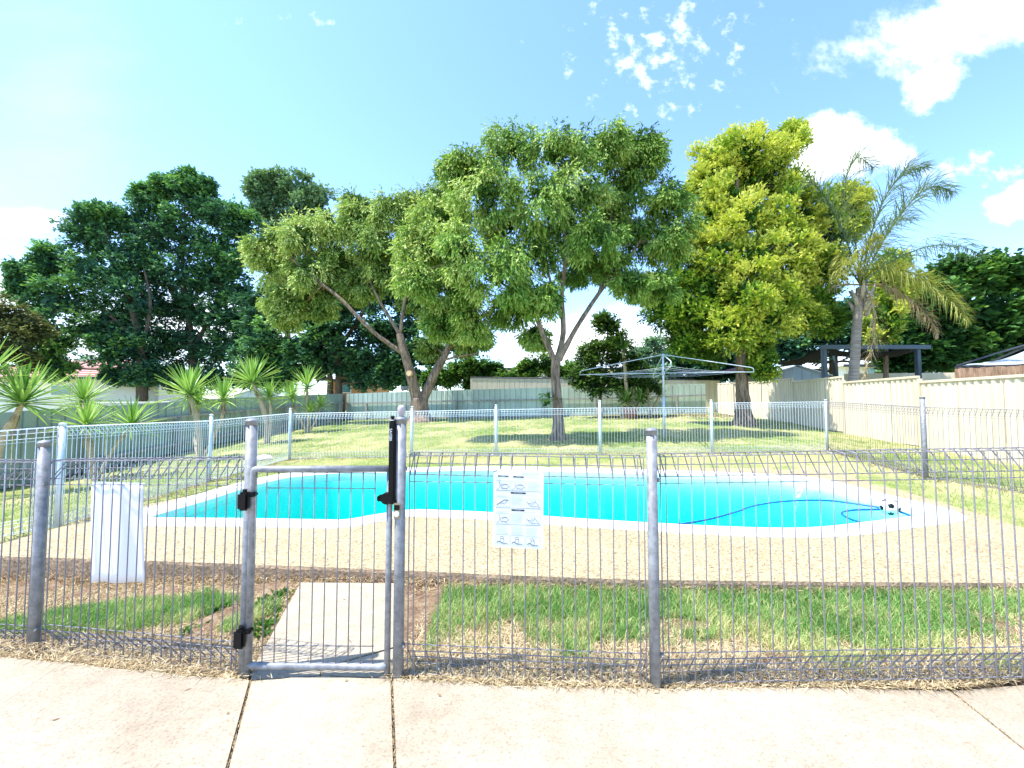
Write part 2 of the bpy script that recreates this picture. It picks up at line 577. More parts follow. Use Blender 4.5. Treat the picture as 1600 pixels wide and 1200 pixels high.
def yuccamat(name, lo, hi):
    m, nt, b = mat_new(name)
    oi = nt.nodes.new('ShaderNodeObjectInfo')
    c = ramp(nt, oi.outputs['Random'], [(0.0, lo), (1.0, hi)])
    nt.links.new(c, b.inputs['Base Color'])
    setp(b, rough=0.42, spec=0.4)
    tr = nt.nodes.new('ShaderNodeBsdfTranslucent')
    nt.links.new(c, tr.inputs['Color'])
    mx = nt.nodes.new('ShaderNodeMixShader')
    mx.inputs[0].default_value = 0.25
    nt.links.new(b.outputs[0], mx.inputs[1])
    nt.links.new(tr.outputs[0], mx.inputs[2])
    nt.links.new(mx.outputs[0], nt.nodes['Material Output'].inputs['Surface'])
    return m


YUC = yuccamat('yucca_leaf', (0.14, 0.32, 0.045), (0.44, 0.62, 0.15))
YUCD = yuccamat('dark_yucca_leaf', (0.03, 0.10, 0.02), (0.11, 0.22, 0.045))

GREENFENCE = simple('green_steel_sheet', (0.46, 0.57, 0.485), 0.5, 0, 0.14, 1.5, 0.4, (1, 1, 0.3), objvar=0.12)
GREENDARK = simple('darker_green_steel_sheet', (0.32, 0.415, 0.36), 0.5, 0, 0.18, 1.5, 0.4, (1, 1, 0.3), objvar=0.12)  # left fence sheet, a darker green than the back fence
TIMBER = simple('grey_weathered_timber', (0.34, 0.33, 0.31), 0.9, 0, 0.3, 9, 0.1, (1, 1, 0.2), 0.5)
DKTIMBER = simple('dark_weathered_timber', (0.13, 0.11, 0.10), 0.95, 0, 0.35, 9, 0.1, None, 0.5)
CREAM = simple('cream_steel_sheet', (0.70, 0.625, 0.475), 0.5, 0, 0.04, 1.2, objvar=0.12)
CREAMP = simple('pale_cream_steel_sheet', (0.72, 0.65, 0.49), 0.5, 0, 0.05, 1.2, objvar=0.12)
ROOFRED = simple('faded_red_roof_tile', (0.52, 0.27, 0.25), 0.8, 0, 0.2, 8, 0.2, (0.3, 1, 6), 0.5)
ROOFGREY = simple('pale_metal_roof', (0.66, 0.67, 0.68), 0.5, 0, 0.06, 2)
WHITEWALL = simple('white_render', (0.80, 0.77, 0.73), 0.8, 0, 0.05, 2)
BRICK = simple('orange_brick', (0.50, 0.25, 0.11), 0.9, 0, 0.3, 20, 0.1, (1, 1, 4), 0.4)
TRIMDK = simple('dark_trim', (0.035, 0.04, 0.05), 0.6)
GLASS = simple('dark_window_glass', (0.09, 0.22, 0.24), 0.1, 0, 0.2, 3, 0.8)
SHEDBLUE = simple('blue_grey_shed_sheet', (0.42, 0.50, 0.55), 0.5, 0, 0.1, 2)
SLATE = simple('slate_grey_steel', (0.055, 0.085, 0.105), 0.45, 0, 0.15, 4)
SAIL = simple('charcoal_shade_cloth', (0.022, 0.022, 0.030), 0.85, 0, 0.3, 3, 0.1, None, 0.3)
SILVER = simple('silver_grey_fabric', (0.42, 0.46, 0.46), 0.7, 0, 0.18, 2)
BRUSH = simple('brushwood', (0.28, 0.18, 0.12), 0.95, 0, 0.5, 22, 0.1, (1, 1, 0.12), 1.0)
HOSEM = simple('blue_hose_plastic', (0.01, 0.11, 0.30), 0.4, 0, 0.15, 8)
STONE = simple('pale_stone', (0.62, 0.54, 0.48), 0.9, 0, 0.2, 12, 0.1, None, 0.6)
POTM = simple('terracotta', (0.30, 0.12, 0.07), 0.85, 0, 0.2, 8)
BROWNSOIL = simple('red_brown_mulch', (0.21, 0.105, 0.055), 1.0, 0, 0.5, 20, 0.05, None, 0.8)

# water: clear surface with ripples, tint by absorption in the body of the pool
m = bpy.data.materials.new('pool_water')
m.use_nodes = True
nt = m.node_tree
nt.nodes.clear()
out = nt.nodes.new('ShaderNodeOutputMaterial')
trn = nt.nodes.new('ShaderNodeBsdfTransparent')
glo = nt.nodes.new('ShaderNodeBsdfGlossy')
glo.inputs['Roughness'].default_value = 0.07
fr = nt.nodes.new('ShaderNodeFresnel')
fr.inputs['IOR'].default_value = 1.33
bp = nt.nodes.new('ShaderNodeBump')
bp.inputs['Strength'].default_value = 0.5
bp.inputs['Distance'].default_value = 0.02
nt.links.new(nz(nt, 5.0, 4, 0.55, (1, 1.8, 1)), bp.inputs['Height'])
nt.links.new(bp.outputs[0], fr.inputs['Normal'])
nt.links.new(bp.outputs[0], glo.inputs['Normal'])
mx = nt.nodes.new('ShaderNodeMixShader')
wk = nt.nodes.new('ShaderNodeMath')
wk.operation = 'MULTIPLY'
wk.inputs[1].default_value = 0.26
nt.links.new(fr.outputs[0], wk.inputs[0])
nt.links.new(wk.outputs[0], mx.inputs[0])
nt.links.new(trn.outputs[0], mx.inputs[1])
nt.links.new(glo.outputs[0], mx.inputs[2])
nt.links.new(mx.outputs[0], out.inputs['Surface'])
va = nt.nodes.new('ShaderNodeVolumeAbsorption')
va.inputs['Color'].default_value = (0.0, 0.99, 0.95, 1)
va.inputs['Density'].default_value = 1.35
nt.links.new(va.outputs[0], out.inputs['Volume'])
WATER = m

# ================================================================== POLYGON TOOLS
def catmull(pts, per=8, closed=True):
    out = []
    n = len(pts)
    for i in range(n if closed else n - 1):
        p0 = pts[(i - 1) % n] if closed else pts[max(i - 1, 0)]
        p1, p2 = pts[i], pts[(i + 1) % n]
        p3 = pts[(i + 2) % n] if closed else pts[min(i + 2, n - 1)]
        for k in range(per):
            t = k / per
            out.append(tuple(0.5 * (2 * p1[a] + (p2[a] - p0[a]) * t + (2 * p0[a] - 5 * p1[a] + 4 * p2[a] - p3[a]) * t * t
                                    + (3 * p1[a] - p0[a] - 3 * p2[a] + p3[a]) * t ** 3) for a in range(len(p1))))
    if not closed:
        out.append(tuple(pts[-1]))
    return out


def area2(p):
    return sum(p[i][0] * p[(i + 1) % len(p)][1] - p[(i + 1) % len(p)][0] * p[i][1] for i in range(len(p)))


def offset(poly, d):
    """outwards by d for a counter-clockwise polygon"""
    n = len(poly)
    out = []
    for i in range(n):
        a, b_, c_ = Vector(poly[i - 1][:2]), Vector(poly[i][:2]), Vector(poly[(i + 1) % n][:2])
        n1 = (b_ - a).normalized()
        n2 = (c_ - b_).normalized()
        m_ = Vector((n1.y + n2.y, -n1.x - n2.x))
        if m_.length < 1e-6:
            m_ = Vector((n1.y, -n1.x))
        m_.normalize()
        cs = max(0.5, m_.dot(Vector((n1.y, -n1.x))))
        q = b_ + m_ * (d / cs)
        out.append((q.x, q.y))
    return out


def inside(P, poly):
    """vectorised point in polygon"""
    x, y = P[..., 0], P[..., 1]
    r = np.zeros(x.shape, bool)
    n = len(poly)
    for i in range(n):
        x1, y1 = poly[i][:2]
        x2, y2 = poly[(i + 1) % n][:2]
        if y1 == y2:
            continue
        c_ = ((y1 > y) != (y2 > y)) & (x < (x2 - x1) * (y - y1) / (y2 - y1) + x1)
        r ^= c_
    return r


# ================================================================== POOL AND DECK OUTLINES (metres)
DZ, WZ = 0.06, -0.012
deck_px = [(-45, 864), (0, 850), (88, 825), (227, 789), (373, 758), (440, 742), (520, 734), (660, 731), (800, 730), (1100, 730), (1278, 733),
           (1330, 742), (1400, 764), (1500, 794), (1600, 825), (1760, 876), (1900, 912), (1600, 911), (1300, 909), (1000, 906), (800, 899), (600, 890), (400, 882),
           (200, 875), (0, 869), (-45, 869.5)]
DECK = [tuple(onz(x, y, DZ)[:2]) for x, y in deck_px]
if area2(DECK) < 0:
    DECK.reverse()
pool_px = [(229, 817), (260, 820), (380, 821), (500, 823), (540, 823), (580, 816), (640, 807), (700, 808), (780, 812), (900, 821), (1010, 828), (1120, 834),
           (1215, 837), (1280, 835), (1350, 827), (1425, 817), (1452, 812), (1425, 801), (1367, 786), (1310, 770), (1275, 760), (1230, 754), (1150, 750), (1040, 746),
           (900, 742), (770, 739), (620, 742), (530, 744), (480, 748), (445, 752), (390, 766), (320, 789)]
POOL = [tuple(onz(x, y, WZ)[:2]) for x, y in pool_px]
if area2(POOL) < 0:
    POOL.reverse()
POOL = [p[:2] for p in catmull(POOL, 4)]
COP = offset(POOL, 0.29)


def ring(mb, A, za, B, zb, smooth=False):
    n = len(A)
    vs = [(p[0], p[1], za) for p in A] + [(p[0], p[1], zb) for p in B]
    fs = [(i, (i + 1) % n, n + (i + 1) % n, n + i) for i in range(n)]
    mb.add(vs, fs, smooth)


def tess(mb, loops, z):
    ls = [[Vector((p[0], p[1], 0)) for p in l] for l in loops]
    flat = [p for l in ls for p in l]
    tris = geometry.tessellate_polygon(ls)
    fs = []
    for t_ in tris:
        a, b_, c_ = (flat[i] for i in t_)
        if (b_ - a).cross(c_ - a).z < 0:
            t_ = (t_[0], t_[2], t_[1])
        fs.append(tuple(t_))
    mb.add([(p.x, p.y, z if not callable(z) else z(p.x, p.y)) for p in flat], fs)


# ------------------------------------------------------------------ ground
edge_px = [(-200, 1010), (0, 1023), (105, 1036), (250, 1052), (388, 1064), (500, 1056), (612, 1060), (800, 1072), (1000, 1077), (1250, 1073), (1484, 1080), (1600, 1066), (1800, 1060)]


def edge_y(x):
    pts = [onz(a, b_, 0.0) for a, b_ in edge_px]
    pts = [Vector((-9, 2.35, 0))] + pts + [Vector((9, 1.85, 0))]
    for p, q in zip(pts, pts[1:]):
        if p.x <= x <= q.x:
            return p.y + (q.y - p.y) * (x - p.x) / (q.x - p.x)
    return 1.9


fx = np.arange(-14, 16.01, 0.15)
xs = np.concatenate([[-900, -400, -150, -80, -50, -35, -25, -19, -16], fx, [18, 22, 28, 38, 55, 90, 160, 400, 900]])
fy = np.concatenate([np.arange(1.7, 10.0, 0.15), np.arange(10.1, 27.01, 0.3)])
ys = np.concatenate([[-400, -100, -30, -10, -4, 0, 1.2], fy, [29, 32, 38, 46, 60, 90, 150, 300, 700, 1400]])
GX, GY = np.meshgrid(xs, ys)
GZ = zts(GX, GY)
EY = np.array([edge_y(float(x)) for x in xs])[None, :]
GZ = np.where(GY < EY + 0.02, np.minimum(GZ, 0) - 0.06, np.where(GY < EY + 0.4, GZ - 0.014, GZ))
fine = rng.normal(0, 0.012, GZ.shape)
GZ = GZ + np.where((GY > 2.0) & (GY < 26) & (np.abs(GX) < 15), fine, 0)
deck_in = offset(DECK, -0.12)
isin = inside(np.stack([GX, GY], -1), deck_in)
inpool = inside(np.stack([GX, GY], -1), offset(POOL, 0.06))
nx, ny = len(xs), len(ys)
faces, fmat = [], []
for j in range(ny - 1):
    for i in range(nx - 1):
        if isin[j, i] and isin[j, i + 1] and isin[j + 1, i] and isin[j + 1, i + 1]:
            continue
        if inpool[j:j + 2, i:i + 2].any():
            continue
        faces.append((j * nx + i, j * nx + i + 1, (j + 1) * nx + i + 1, (j + 1) * nx + i))
        fmat.append(1 if (ys[j] < 3.3 and abs(xs[i]) < 14) else 0)
# keep the sheet clear of the deck slab and the pool where it slips under their edges
GZ = np.where(isin, np.minimum(GZ, -0.25), GZ)
me = bpy.data.meshes.new('ground')
me.from_pydata([(float(a), float(b_), float(c_)) for a, b_, c_ in zip(GX.ravel(), GY.ravel(), GZ.ravel())], [], faces)
me.materials.append(LAWN)
me.materials.append(SOIL)
me.polygons.foreach_set('material_index', fmat)
me.polygons.foreach_set('use_smooth', [True] * len(faces))
g = link(bpy.data.objects.new('ground', me))
tag(g, kind='structure')


def ztr(x, y):
    return zt(x, y)


# ------------------------------------------------------------------ pavement of concrete slabs, and the gate path
pv = bpy.data.objects.new('pavement', None)
link(pv)
tag(pv, kind='structure')
def joint(a, b_):
    p, q = onz(*a), onz(*b_)
    return [(p.x, edge_y(p.x)), (q.x, q.y), (q.x + (q.x - p.x) * 0.4, q.y - 0.25), (q.x + (q.x - p.x) * 0.4, -4.0)]


J = [[(-9, 2.35), (-9, 1.4), (-9, 1.2), (-9, -4)], joint((100, 1036), (8, 1097)), joint((393, 1062), (355, 1200)), joint((612, 1060), (617, 1200)),
     joint((1486, 1080), (1606, 1176)), [(9, 1.85), (9, 1.4), (9, 1.2), (9, -4)]]
for k in range(5):
    L, R = J[k], J[k + 1]
    g_ = 0.006 if k not in (0,) else 0.003
    gl = 0.003 if k == 1 else 0.006
    pts = [(x + (gl if k else 0), y) for x, y in L[::-1]]
    n_ = 10
    for i in range(1, n_):
        x = L[0][0] + (R[0][0] - L[0][0]) * i / n_
        x = min(max(x, L[0][0] + gl), R[0][0] - g_)
        pts.append((x, edge_y(x) + random.uniform(-0.006, 0.006)))
    pts += [(x - (g_ if k < 4 else 0), y) for x, y in R]
    clean = []
    for p in pts:
        if not clean or (abs(p[0] - clean[-1][0]) + abs(p[1] - clean[-1][1])) > 1e-4:
            clean.append(p)
    mb = MB()
    dz = (0.0, 0.003, -0.001, 0.002, 0.0)[k]
    mb.prism(clean, -0.12, dz)
    mb.build('slab', CONC, pv)

gp = bpy.data.objects.new('garden_path', None)
link(gp)
tag(gp, kind='structure')
a, b_, c_, d_ = onz(398, 1040, 0), onz(470, 911, 0), onz(618, 912, 0), onz(618, 1050, 0)
e1, e2 = onz(500, 1044, 0), onz(618, 1011, 0)
mb = MB()
mb.prism([a[:2], e1[:2], e2[:2], c_[:2], b_[:2]], -0.12, 0.004)
mb.build('slab', CONC, gp)
e1b, e2b = e1 + Vector((0.006, -0.010, 0)), e2 + Vector((0, -0.012, 0))
mb = MB()
f1 = onz(505, 1054, 0)
mb.prism([f1[:2], onz(612, 1057, 0)[:2], d_[:2], e2b[:2], e1b[:2]], -0.12, 0.001)
mb.build('slab', CONC, gp)
mb = MB()
mb.prism([onz(392, 1060, 0)[:2], onz(500, 1053, 0)[:2], e1b[:2], (a.x, a.y - 0.012)], -0.12, -0.006)
mb.build('slab', CONC, gp)

# ------------------------------------------------------------------ pool deck, pool, water
pd = bpy.data.objects.new('pool_deck', None)
link(pd)
tag(pd, kind='structure')
mb = MB()
tess(mb, [DECK, COP[::-1]], DZ)
mb.build('deck_slab', AGG, pd)
mb = MB()
dd = []
for i in range(len(DECK)):
    p, q = Vector(DECK[i]), Vector(DECK[(i + 1) % len(DECK)])
    k_ = max(1, int((q - p).length / 0.06))
    for s_ in range(k_):
        dd.append(tuple(p + (q - p) * s_ / k_))
lip = offset(dd, 0.004)
lip = [(p[0] + random.uniform(-.006, .006), p[1] + random.uniform(-.006, .006)) for p in lip]
low = [(p[0] + random.uniform(-.02, .02), p[1] + random.uniform(-.012, .03)) for p in dd]
ring(mb, lip, DZ - 0.022, dd, DZ, True)
ring(mb, low, -0.35, lip, DZ - 0.022, True)
mb.build('deck_edge', AGGEDGE, pd)

pt = thing('swimming_pool', (0.6, 5.2, 0), 'turquoise in-ground swimming pool with white coping behind the wire fence', 'pool')
mb = MB()
n_ = len(POOL)
inn = offset(POOL, -0.012)
ring(mb, COP, DZ - 0.05, COP, DZ + 0.006)
o1 = offset(POOL, 0.27)
ring(mb, COP, DZ + 0.006, o1, DZ + 0.014, True)
o2 = offset(POOL, 0.03)
ring(mb, o1, DZ + 0.014, o2, DZ + 0.014, True)
ring(mb, o2, DZ + 0.014, inn, DZ - 0.02, True)
ring(mb, inn, DZ - 0.02, inn, -0.10, True)
mb.build('coping', COPING, pt)
mb = MB()
cx_ = sum(p[0] for p in POOL) / n_
cy_ = sum(p[1] for p in POOL) / n_


def floor_z(x):
    return -1.55 + 1.0 * min(1, max(0, (x + 1.0) / 5.2)) ** 1.4


sh1 = offset(POOL, -0.018)
sh2 = offset(POOL, -0.22)
vs = [(p[0], p[1], -0.09) for p in sh1] + [(p[0], p[1], floor_z(p[0]) + 0.12) for p in sh2]
mb.add(vs, [((i + 1) % n_, i, n_ + i, n_ + (i + 1) % n_)[::-1] for i in range(n_)], True)
loops = [sh2]
prev = sh2
for k in range(1, 8):
    s_ = 1 - k / 8
    cur = [(cx_ + (p[0] - cx_) * s_, cy_ + (p[1] - cy_) * s_) for p in sh2]
    za = [floor_z(p[0]) + (0.12 if k == 1 else 0) for p in prev]
    zb = [floor_z(p[0]) for p in cur]
    vs = [(p[0], p[1], z) for p, z in zip(prev, za)] + [(p[0], p[1], z) for p, z in zip(cur, zb)]
    mb.add(vs, [(i, (i + 1) % n_, n_ + (i + 1) % n_, n_ + i) for i in range(n_)], True)
    prev = cur
mb.add([(p[0], p[1], floor_z(p[0])) for p in prev], [tuple(range(n_))])
mb.build('shell', SHELL, pt)

mb = MB()
w1 = offset(POOL, -0.03)
top = len(mb.v)
tess(mb, [w1], WZ)
ring(mb, w1, WZ - 0.06, w1, WZ)
w2 = offset(POOL, -0.30)
vs = [(p[0], p[1], WZ - 0.06) for p in w1] + [(p[0], p[1], floor_z(p[0]) + 0.14) for p in w2]
mb.add(vs, [(n_ + i, n_ + (i + 1) % n_, (i + 1) % n_, i) for i in range(n_)])
prev = w2
for k in range(1, 8):
    s_ = 1 - k / 8
    cur = [(cx_ + (p[0] - cx_) * s_, cy_ + (p[1] - cy_) * s_) for p in w2]
    off = lambda j: 0.14 if j == 0 else 0.02
    vs = [(p[0], p[1], floor_z(p[0]) + off(k - 1)) for p in prev] + [(p[0], p[1], floor_z(p[0]) + off(k)) for p in cur]
    mb.add(vs, [((i + 1) % n_, i, n_ + i, n_ + (i + 1) % n_) for i in range(n_)])
    prev = cur
mb.add([(p[0], p[1], floor_z(p[0]) + 0.02) for p in prev], [tuple(range(n_))[::-1]])
wob = mb.build('pool_water', WATER)
bm = bmesh.new()
bm.from_mesh(wob.data)
bmesh.ops.remove_doubles(bm, verts=bm.verts, dist=1e-4)
bmesh.ops.recalc_face_normals(bm, faces=bm.faces)
bm.to_mesh(wob.data)
bm.free()
tag(wob, kind='structure')

# suction hose floating in the pool
mb = MB()
hp = [onz(x, y, 0.0) for x, y in [(672, 809), (770, 814), (850, 820), (960, 823), (1040, 821), (1100, 813), (1150, 800), (1180, 790), (1230, 783),
                                  (1290, 782), (1350, 789), (1400, 798), (1432, 810)]]
mb.tube(catmull([(p.x, p.y, p.z) for p in hp], 8, False), 0.014, 8)
hp = [onz(x, y, 0.0) for x, y in [(1378, 796), (1335, 797), (1316, 801), (1322, 808), (1350, 817), (1400, 821)]]
mb.tube(catmull([(p.x, p.y, p.z) for p in hp], 8, False), 0.014, 8)
h = mb.build('pool_hose', HOSEM, None, onz(1150, 800, 0.0))
tag(h, 'blue suction hose floating in a long curve across the pool', 'hose')

# soccer ball
bc = onz(1393, 801, 0.0) + Vector((0, 0.02, 0.06))
bt = thing('soccer_ball', bc, 'black and white soccer ball floating at the right end of the pool', 'ball')
bm = bmesh.new()
bmesh.ops.create_icosphere(bm, subdivisions=1, radius=1)
ico = [v.co.normalized() for v in bm.verts][:12]
bm.free()
bm = bmesh.new()
bmesh.ops.create_uvsphere(bm, u_segments=24, v_segments=16, radius=0.098)
me = bpy.data.meshes.new('bladder')
bm.to_mesh(me)
bm.free()
me.polygons.foreach_set('use_smooth', [True] * len(me.polygons))
me.materials.append(WHITEP)
link(bpy.data.objects.new('casing', me), bt, bc)
from mathutils import Matrix
RB = Matrix.Rotation(0.5, 3, 'X') @ Matrix.Rotation(0.35, 3, 'Y')
seen = []
for d in ico:
    d = RB @ d
    if any((d - e).length < 0.5 for e in seen):
        continue
    seen.append(d)
    u = d.orthogonal().normalized()
    w = d.cross(u)
    mb = MB()
    vs = [bc + d * 0.1005]
    for k in range(5):
        a = 2 * math.pi * k / 5
        vs.append(bc + (d + (u * math.cos(a) + w * math.sin(a)) * 0.36).normalized() * 0.0995)
    mb.add(vs, [(0, 1 + k, 1 + (k + 1) % 5) for k in range(5)])
    mb.build('panel', BLACKP, bt)


# ================================================================== WIRE POOL FENCES
WIREMESH = {}


def wire_points(H, s=1.0):
    return [(0.006, 0.115), (0.078, 0.014), (0.070, 0.006), (0.004, 0.006), (0, 0.012), (0, H - 0.008), (0.004, H), (0.070, H + 0.006), (0.078, H), (0.006, H - 0.098)]


def fence_panel(parent, p0, p1, z0, z1, H, pitch, r, mat, back=1, individual=True, label=None):
    """p0, p1: xy of the two ends; z0, z1 their ground heights; back=+1 rolls to the left of p0->p1"""
    p0, p1 = Vector(p0[:2]), Vector(p1[:2])
    d = p1 - p0
    Ln = d.length
    d.normalize()
    nrm = Vector((-d.y, d.x)) * back
    mb = MB()

    def P(s, y, z):
        q = p0 + d * s + nrm * y
        return (q.x, q.y, z0 + (z1 - z0) * s / Ln + z)
    rails = [(0, 0.006), (0.074, 0.008), (0.038, 0.062), (0.004, 0.108), (0, 0.140), (0, H), (0.074, H + 0.004), (0.040, H - 0.045), (0.004, H - 0.095), (0, H - 0.127)]
    for y, z in rails:
        if individual:
            k = 6
            pts = [P(Ln * i / k, y + r * 1.6, z + random.uniform(-.0015, .0015)) for i in range(k + 1)]
        else:
            pts = [P(0, y + r * 1.6, z), P(Ln, y + r * 1.6, z)]
        mb.tube(pts, r * 0.85, 5, cap=False)
    n = max(2, int(round(Ln / pitch)))
    wp = wire_points(H)
    for s in (0.004, Ln - 0.004):
        mb.tube([P(s, y, z) for y, z in wp], r, 5, cap=False)
    cen = P(Ln / 2, 0, 0)
    if not individual:
        for i in range(n + 1):
            s = Ln * (i + 0.5) / (n + 1)
            pts = [P(s, y, z) for y, z in wp]
            mb.tube(pts, r, 3, cap=False)
        o = mb.build('mesh_panel', mat, parent, cen)
        tag(o, kind='stuff')
        return o
    o = mb.build('mesh_panel', mat, parent, cen)
    key = (round(H, 3), r, mat.name)
    if key not in WIREMESH:
        w = MB()
        w.tube([(0, y, z) for y, z in wp], r, 6, cap=False)
        WIREMESH[key] = w.mesh('wire', mat)
    rz = math.atan2(nrm.y, nrm.x) - math.pi / 2
    for i in range(n):
        s = Ln * (i + 0.5) / n
        c = P(s, 0, 0)
        wv = bpy.data.objects.new('wire', WIREMESH[key])
        link(wv, o, c)
        wv.rotation_euler = (random.uniform(-.002, .002), random.uniform(-.004, .004), rz)
    if label: o['label'] = label
    return o


def fence_post(parent, x, y, z, h, r=0.024, mat=None, cap=True):
    mb = MB()
    mb.tube([(x, y, z - 0.15), (x, y, z + h - 0.012)], r, 14)
    p = mb.build('post', mat, parent, (x, y, z))
    if cap:
        mb = MB()
        rc = r * 1.1
        mb.lathe((x, y, z + h - 0.024), [(rc, 0), (rc, 0.018), (rc * 1.07, 0.019), (rc * 1.05, 0.024), (rc * 0.75, 0.031), (rc * 0.3, 0.035)], 14)
        mb.build('post_cap', mat, p)
    # clips that hold the mesh
    for zz in (h * 0.80, h * 0.12):
        mb = MB()
        mb.bbox_bev((x + r * 1.05, y - r * 0.3, z + zz), (0.014, 0.022, 0.018), 0, 0.003)
        mb.tube([(x + r * 1.2, y - r * 0.3 - 0.008, z + zz), (x + r * 1.2, y - r * 0.3 - 0.02, z + zz)], 0.005, 6)
        mb.build('clip', mat, p)
    return p


Pm = (-5.3, 2.62, -0.10)
P0 = onz(52, 1022, -0.06)
P1 = onz(382, 1051, 0.0)
P2 = onz(622, 1056, 0.0)
P3 = onz(1024, 1071, 0.0)
P4 = Vector((3.12, 1.93, 0.045))
fl = thing('pool_fence', P0, 'galvanised wire pool fence left of the gate, with a blank white sheet hung on it', 'fence', 'runs of wire pool fence')
fence_post(fl, *Pm, 1.12, 0.024, GALV)
fence_post(fl, *P0, 1.135, 0.0245, GALV)
fence_post(fl, *P1, 1.205, 0.0255, GALV)
fence_panel(fl, (Pm[0] + .03, Pm[1]), (P0.x - 0.035, P0.y), -0.10, -0.055, 1.02, 0.058, 0.0029, WIRE)
fence_panel(fl, (P0.x + 0.035, P0.y), (P1.x - 0.04, P1.y), -0.045, 0.0, 1.015, 0.058, 0.0029, WIRE)
fr = thing('pool_fence', P3, 'galvanised wire pool fence right of the gate, carrying the printed safety chart', 'fence', 'runs of wire pool fence')
gpost = fence_post(fr, *P2, 1.215, 0.0255, GALV)
fence_post(fr, *P3, 1.165, 0.0245, GALV)
fence_post(fr, *P4, 1.165, 0.0245, GALV)
fence_panel(fr, (P2.x + 0.04, P2.y), (P3.x - 0.035, P3.y), 0.004, -0.002, 1.035, 0.0585, 0.0029, WIRE)
fence_panel(fr, (P3.x + 0.035, P3.y), (P4.x - 0.035, P4.y), 0.002, 0.045, 1.037, 0.0605, 0.0029, WIRE)
P5 = Vector((5.5, 2.0, 0.06))
fence_post(fr, *P5, 1.165, 0.0245, GALV)
fence_panel(fr, (P4.x + 0.035, P4.y), (P5.x - 0.035, P5.y), 0.045, 0.06, 1.037, 0.0605, 0.0029, WIRE)
# resin finial left on the latch post's cap
mb = MB()
mb.lathe((P2.x, P2.y, P2.z + 1.222), [(0.008, 0), (0.013, 0.009), (0.018, 0.026), (0.019, 0.044), (0.014, 0.055), (0.005, 0.059)], 12)
mb.build('finial', GREYP, gpost)

# magnetic latch, striker housing and lock plate on the post
lx, ly = P2.x - 0.037, P2.y - 0.012
z_ = lambda py: ony(600, py, P2.y).z
mb = MB()
mb.bbox_bev((lx, ly, (z_(657) + z_(786)) / 2), (0.030, 0.034, z_(657) - z_(786)), 0, 0.006)
mb.bbox_bev((lx + 0.012, ly + 0.004, (z_(655) + z_(784)) / 2), (0.022, 0.026, z_(655) - z_(784)), 0, 0.004)
latch = mb.build('gate_latch', BLACKP, fr)
mb = MB()
mb.lathe((lx - 0.002, ly, z_(657)), [(0.012, -0.002), (0.012, 0.005), (0.007, 0.006), (0.007, 0.012), (0.010, 0.013), (0.010, 0.021), (0.008, 0.023)], 12)
mb.build('pull_knob', BLACKP, latch)
mb = MB()
mb.lathe((lx - 0.002, ly, z_(657)), [(0.0125, 0.0005), (0.0125, 0.0035)], 12)
mb.build('collar', WHITEP, latch)


def text_mesh(txt, size, mat, name, parent, origin, right, up, extrude=0.0003, center=True):
    cu = bpy.data.curves.new(name, 'FONT')
    cu.body = txt
    cu.size = size
    cu.extrude = extrude
    cu.align_x = 'CENTER' if center else 'LEFT'
    cu.align_y = 'CENTER'
    tmp = bpy.data.objects.new(name, cu)
    COL.objects.link(tmp)
    dg = bpy.context.evaluated_depsgraph_get()
    me = bpy.data.meshes.new_from_object(tmp.evaluated_get(dg))
    bpy.data.objects.remove(tmp)
    right, up = Vector(right).normalized(), Vector(up).normalized()
    nn = right.cross(up)
    ow = Vector(origin)
    pl = WLOC[parent.name]
    for v in me.vertices:
        q = ow + right * v.co.x + up * v.co.y + nn * v.co.z
        v.co = q - pl
    me.materials.clear()
    me.materials.append(mat)
    o = bpy.data.objects.new(name, me)
    return link(o, parent, pl)


text_mesh('SAVS80', 0.0185, WHITEP, 'lettering', latch, (lx - 0.006, ly - 0.0178, (z_(669) + z_(688)) / 2), (0, 0, -1), (1, 0, 0))
zl = z_(777)
mb = MB()
mb.bbox_bev((lx - 0.022, ly + 0.002, zl), (0.085, 0.034, 0.028), 0, 0.005)
mb.tube([(lx - 0.022, ly - 0.02, zl), (lx - 0.022, ly + 0.022, zl)], 0.028, 14)
mb.bbox_bev((lx - 0.058, ly, zl - 0.002), (0.022, 0.030, 0.026), 0, 0.004)
mb.tube([(lx - 0.056, ly - 0.017, zl - 0.003), (lx - 0.056, ly - 0.012, zl - 0.003)], 0.006, 8)
mb.bbox_bev((lx + 0.014, ly, zl - 0.018), (0.030, 0.030, 0.022), 0, 0.005)
mb.build('striker_housing', BLACKP, latch)
mb = MB()
zk = z_(796)
mb.bbox_bev((P2.x - 0.008, P2.y - 0.0265, zk), (0.034, 0.006, 0.074), 0, 0.002)
lock = mb.build('lock_plate', simple('brass_plate', (0.34, 0.30, 0.20), 0.45, 0.6, 0.2, 20), fr)
mb = MB()
mb.bbox_bev((P2.x - 0.008, P2.y - 0.0305, zk + 0.016), (0.026, 0.004, 0.024), 0, 0.001)
mb.build('lock_slot', BLACKP, lock)
mb = MB()
mb.tube([(P2.x - 0.008, P2.y - 0.028, zk - 0.014), (P2.x - 0.008, P2.y - 0.038, zk - 0.014)], [0.0135, 0.011], 12)
mb.build('lock_knob', WHITEP, lock)

# ------------------------------------------------------------------ gate
gy = (P1.y + P2.y) / 2 - 0.012
gt = thing('pool_gate', (P1.x + 0.37, gy, 0), 'narrow pool gate of thin vertical wires in a round tube frame', 'gate')


def gpx(px, py):
    return ony(px, py, gy)


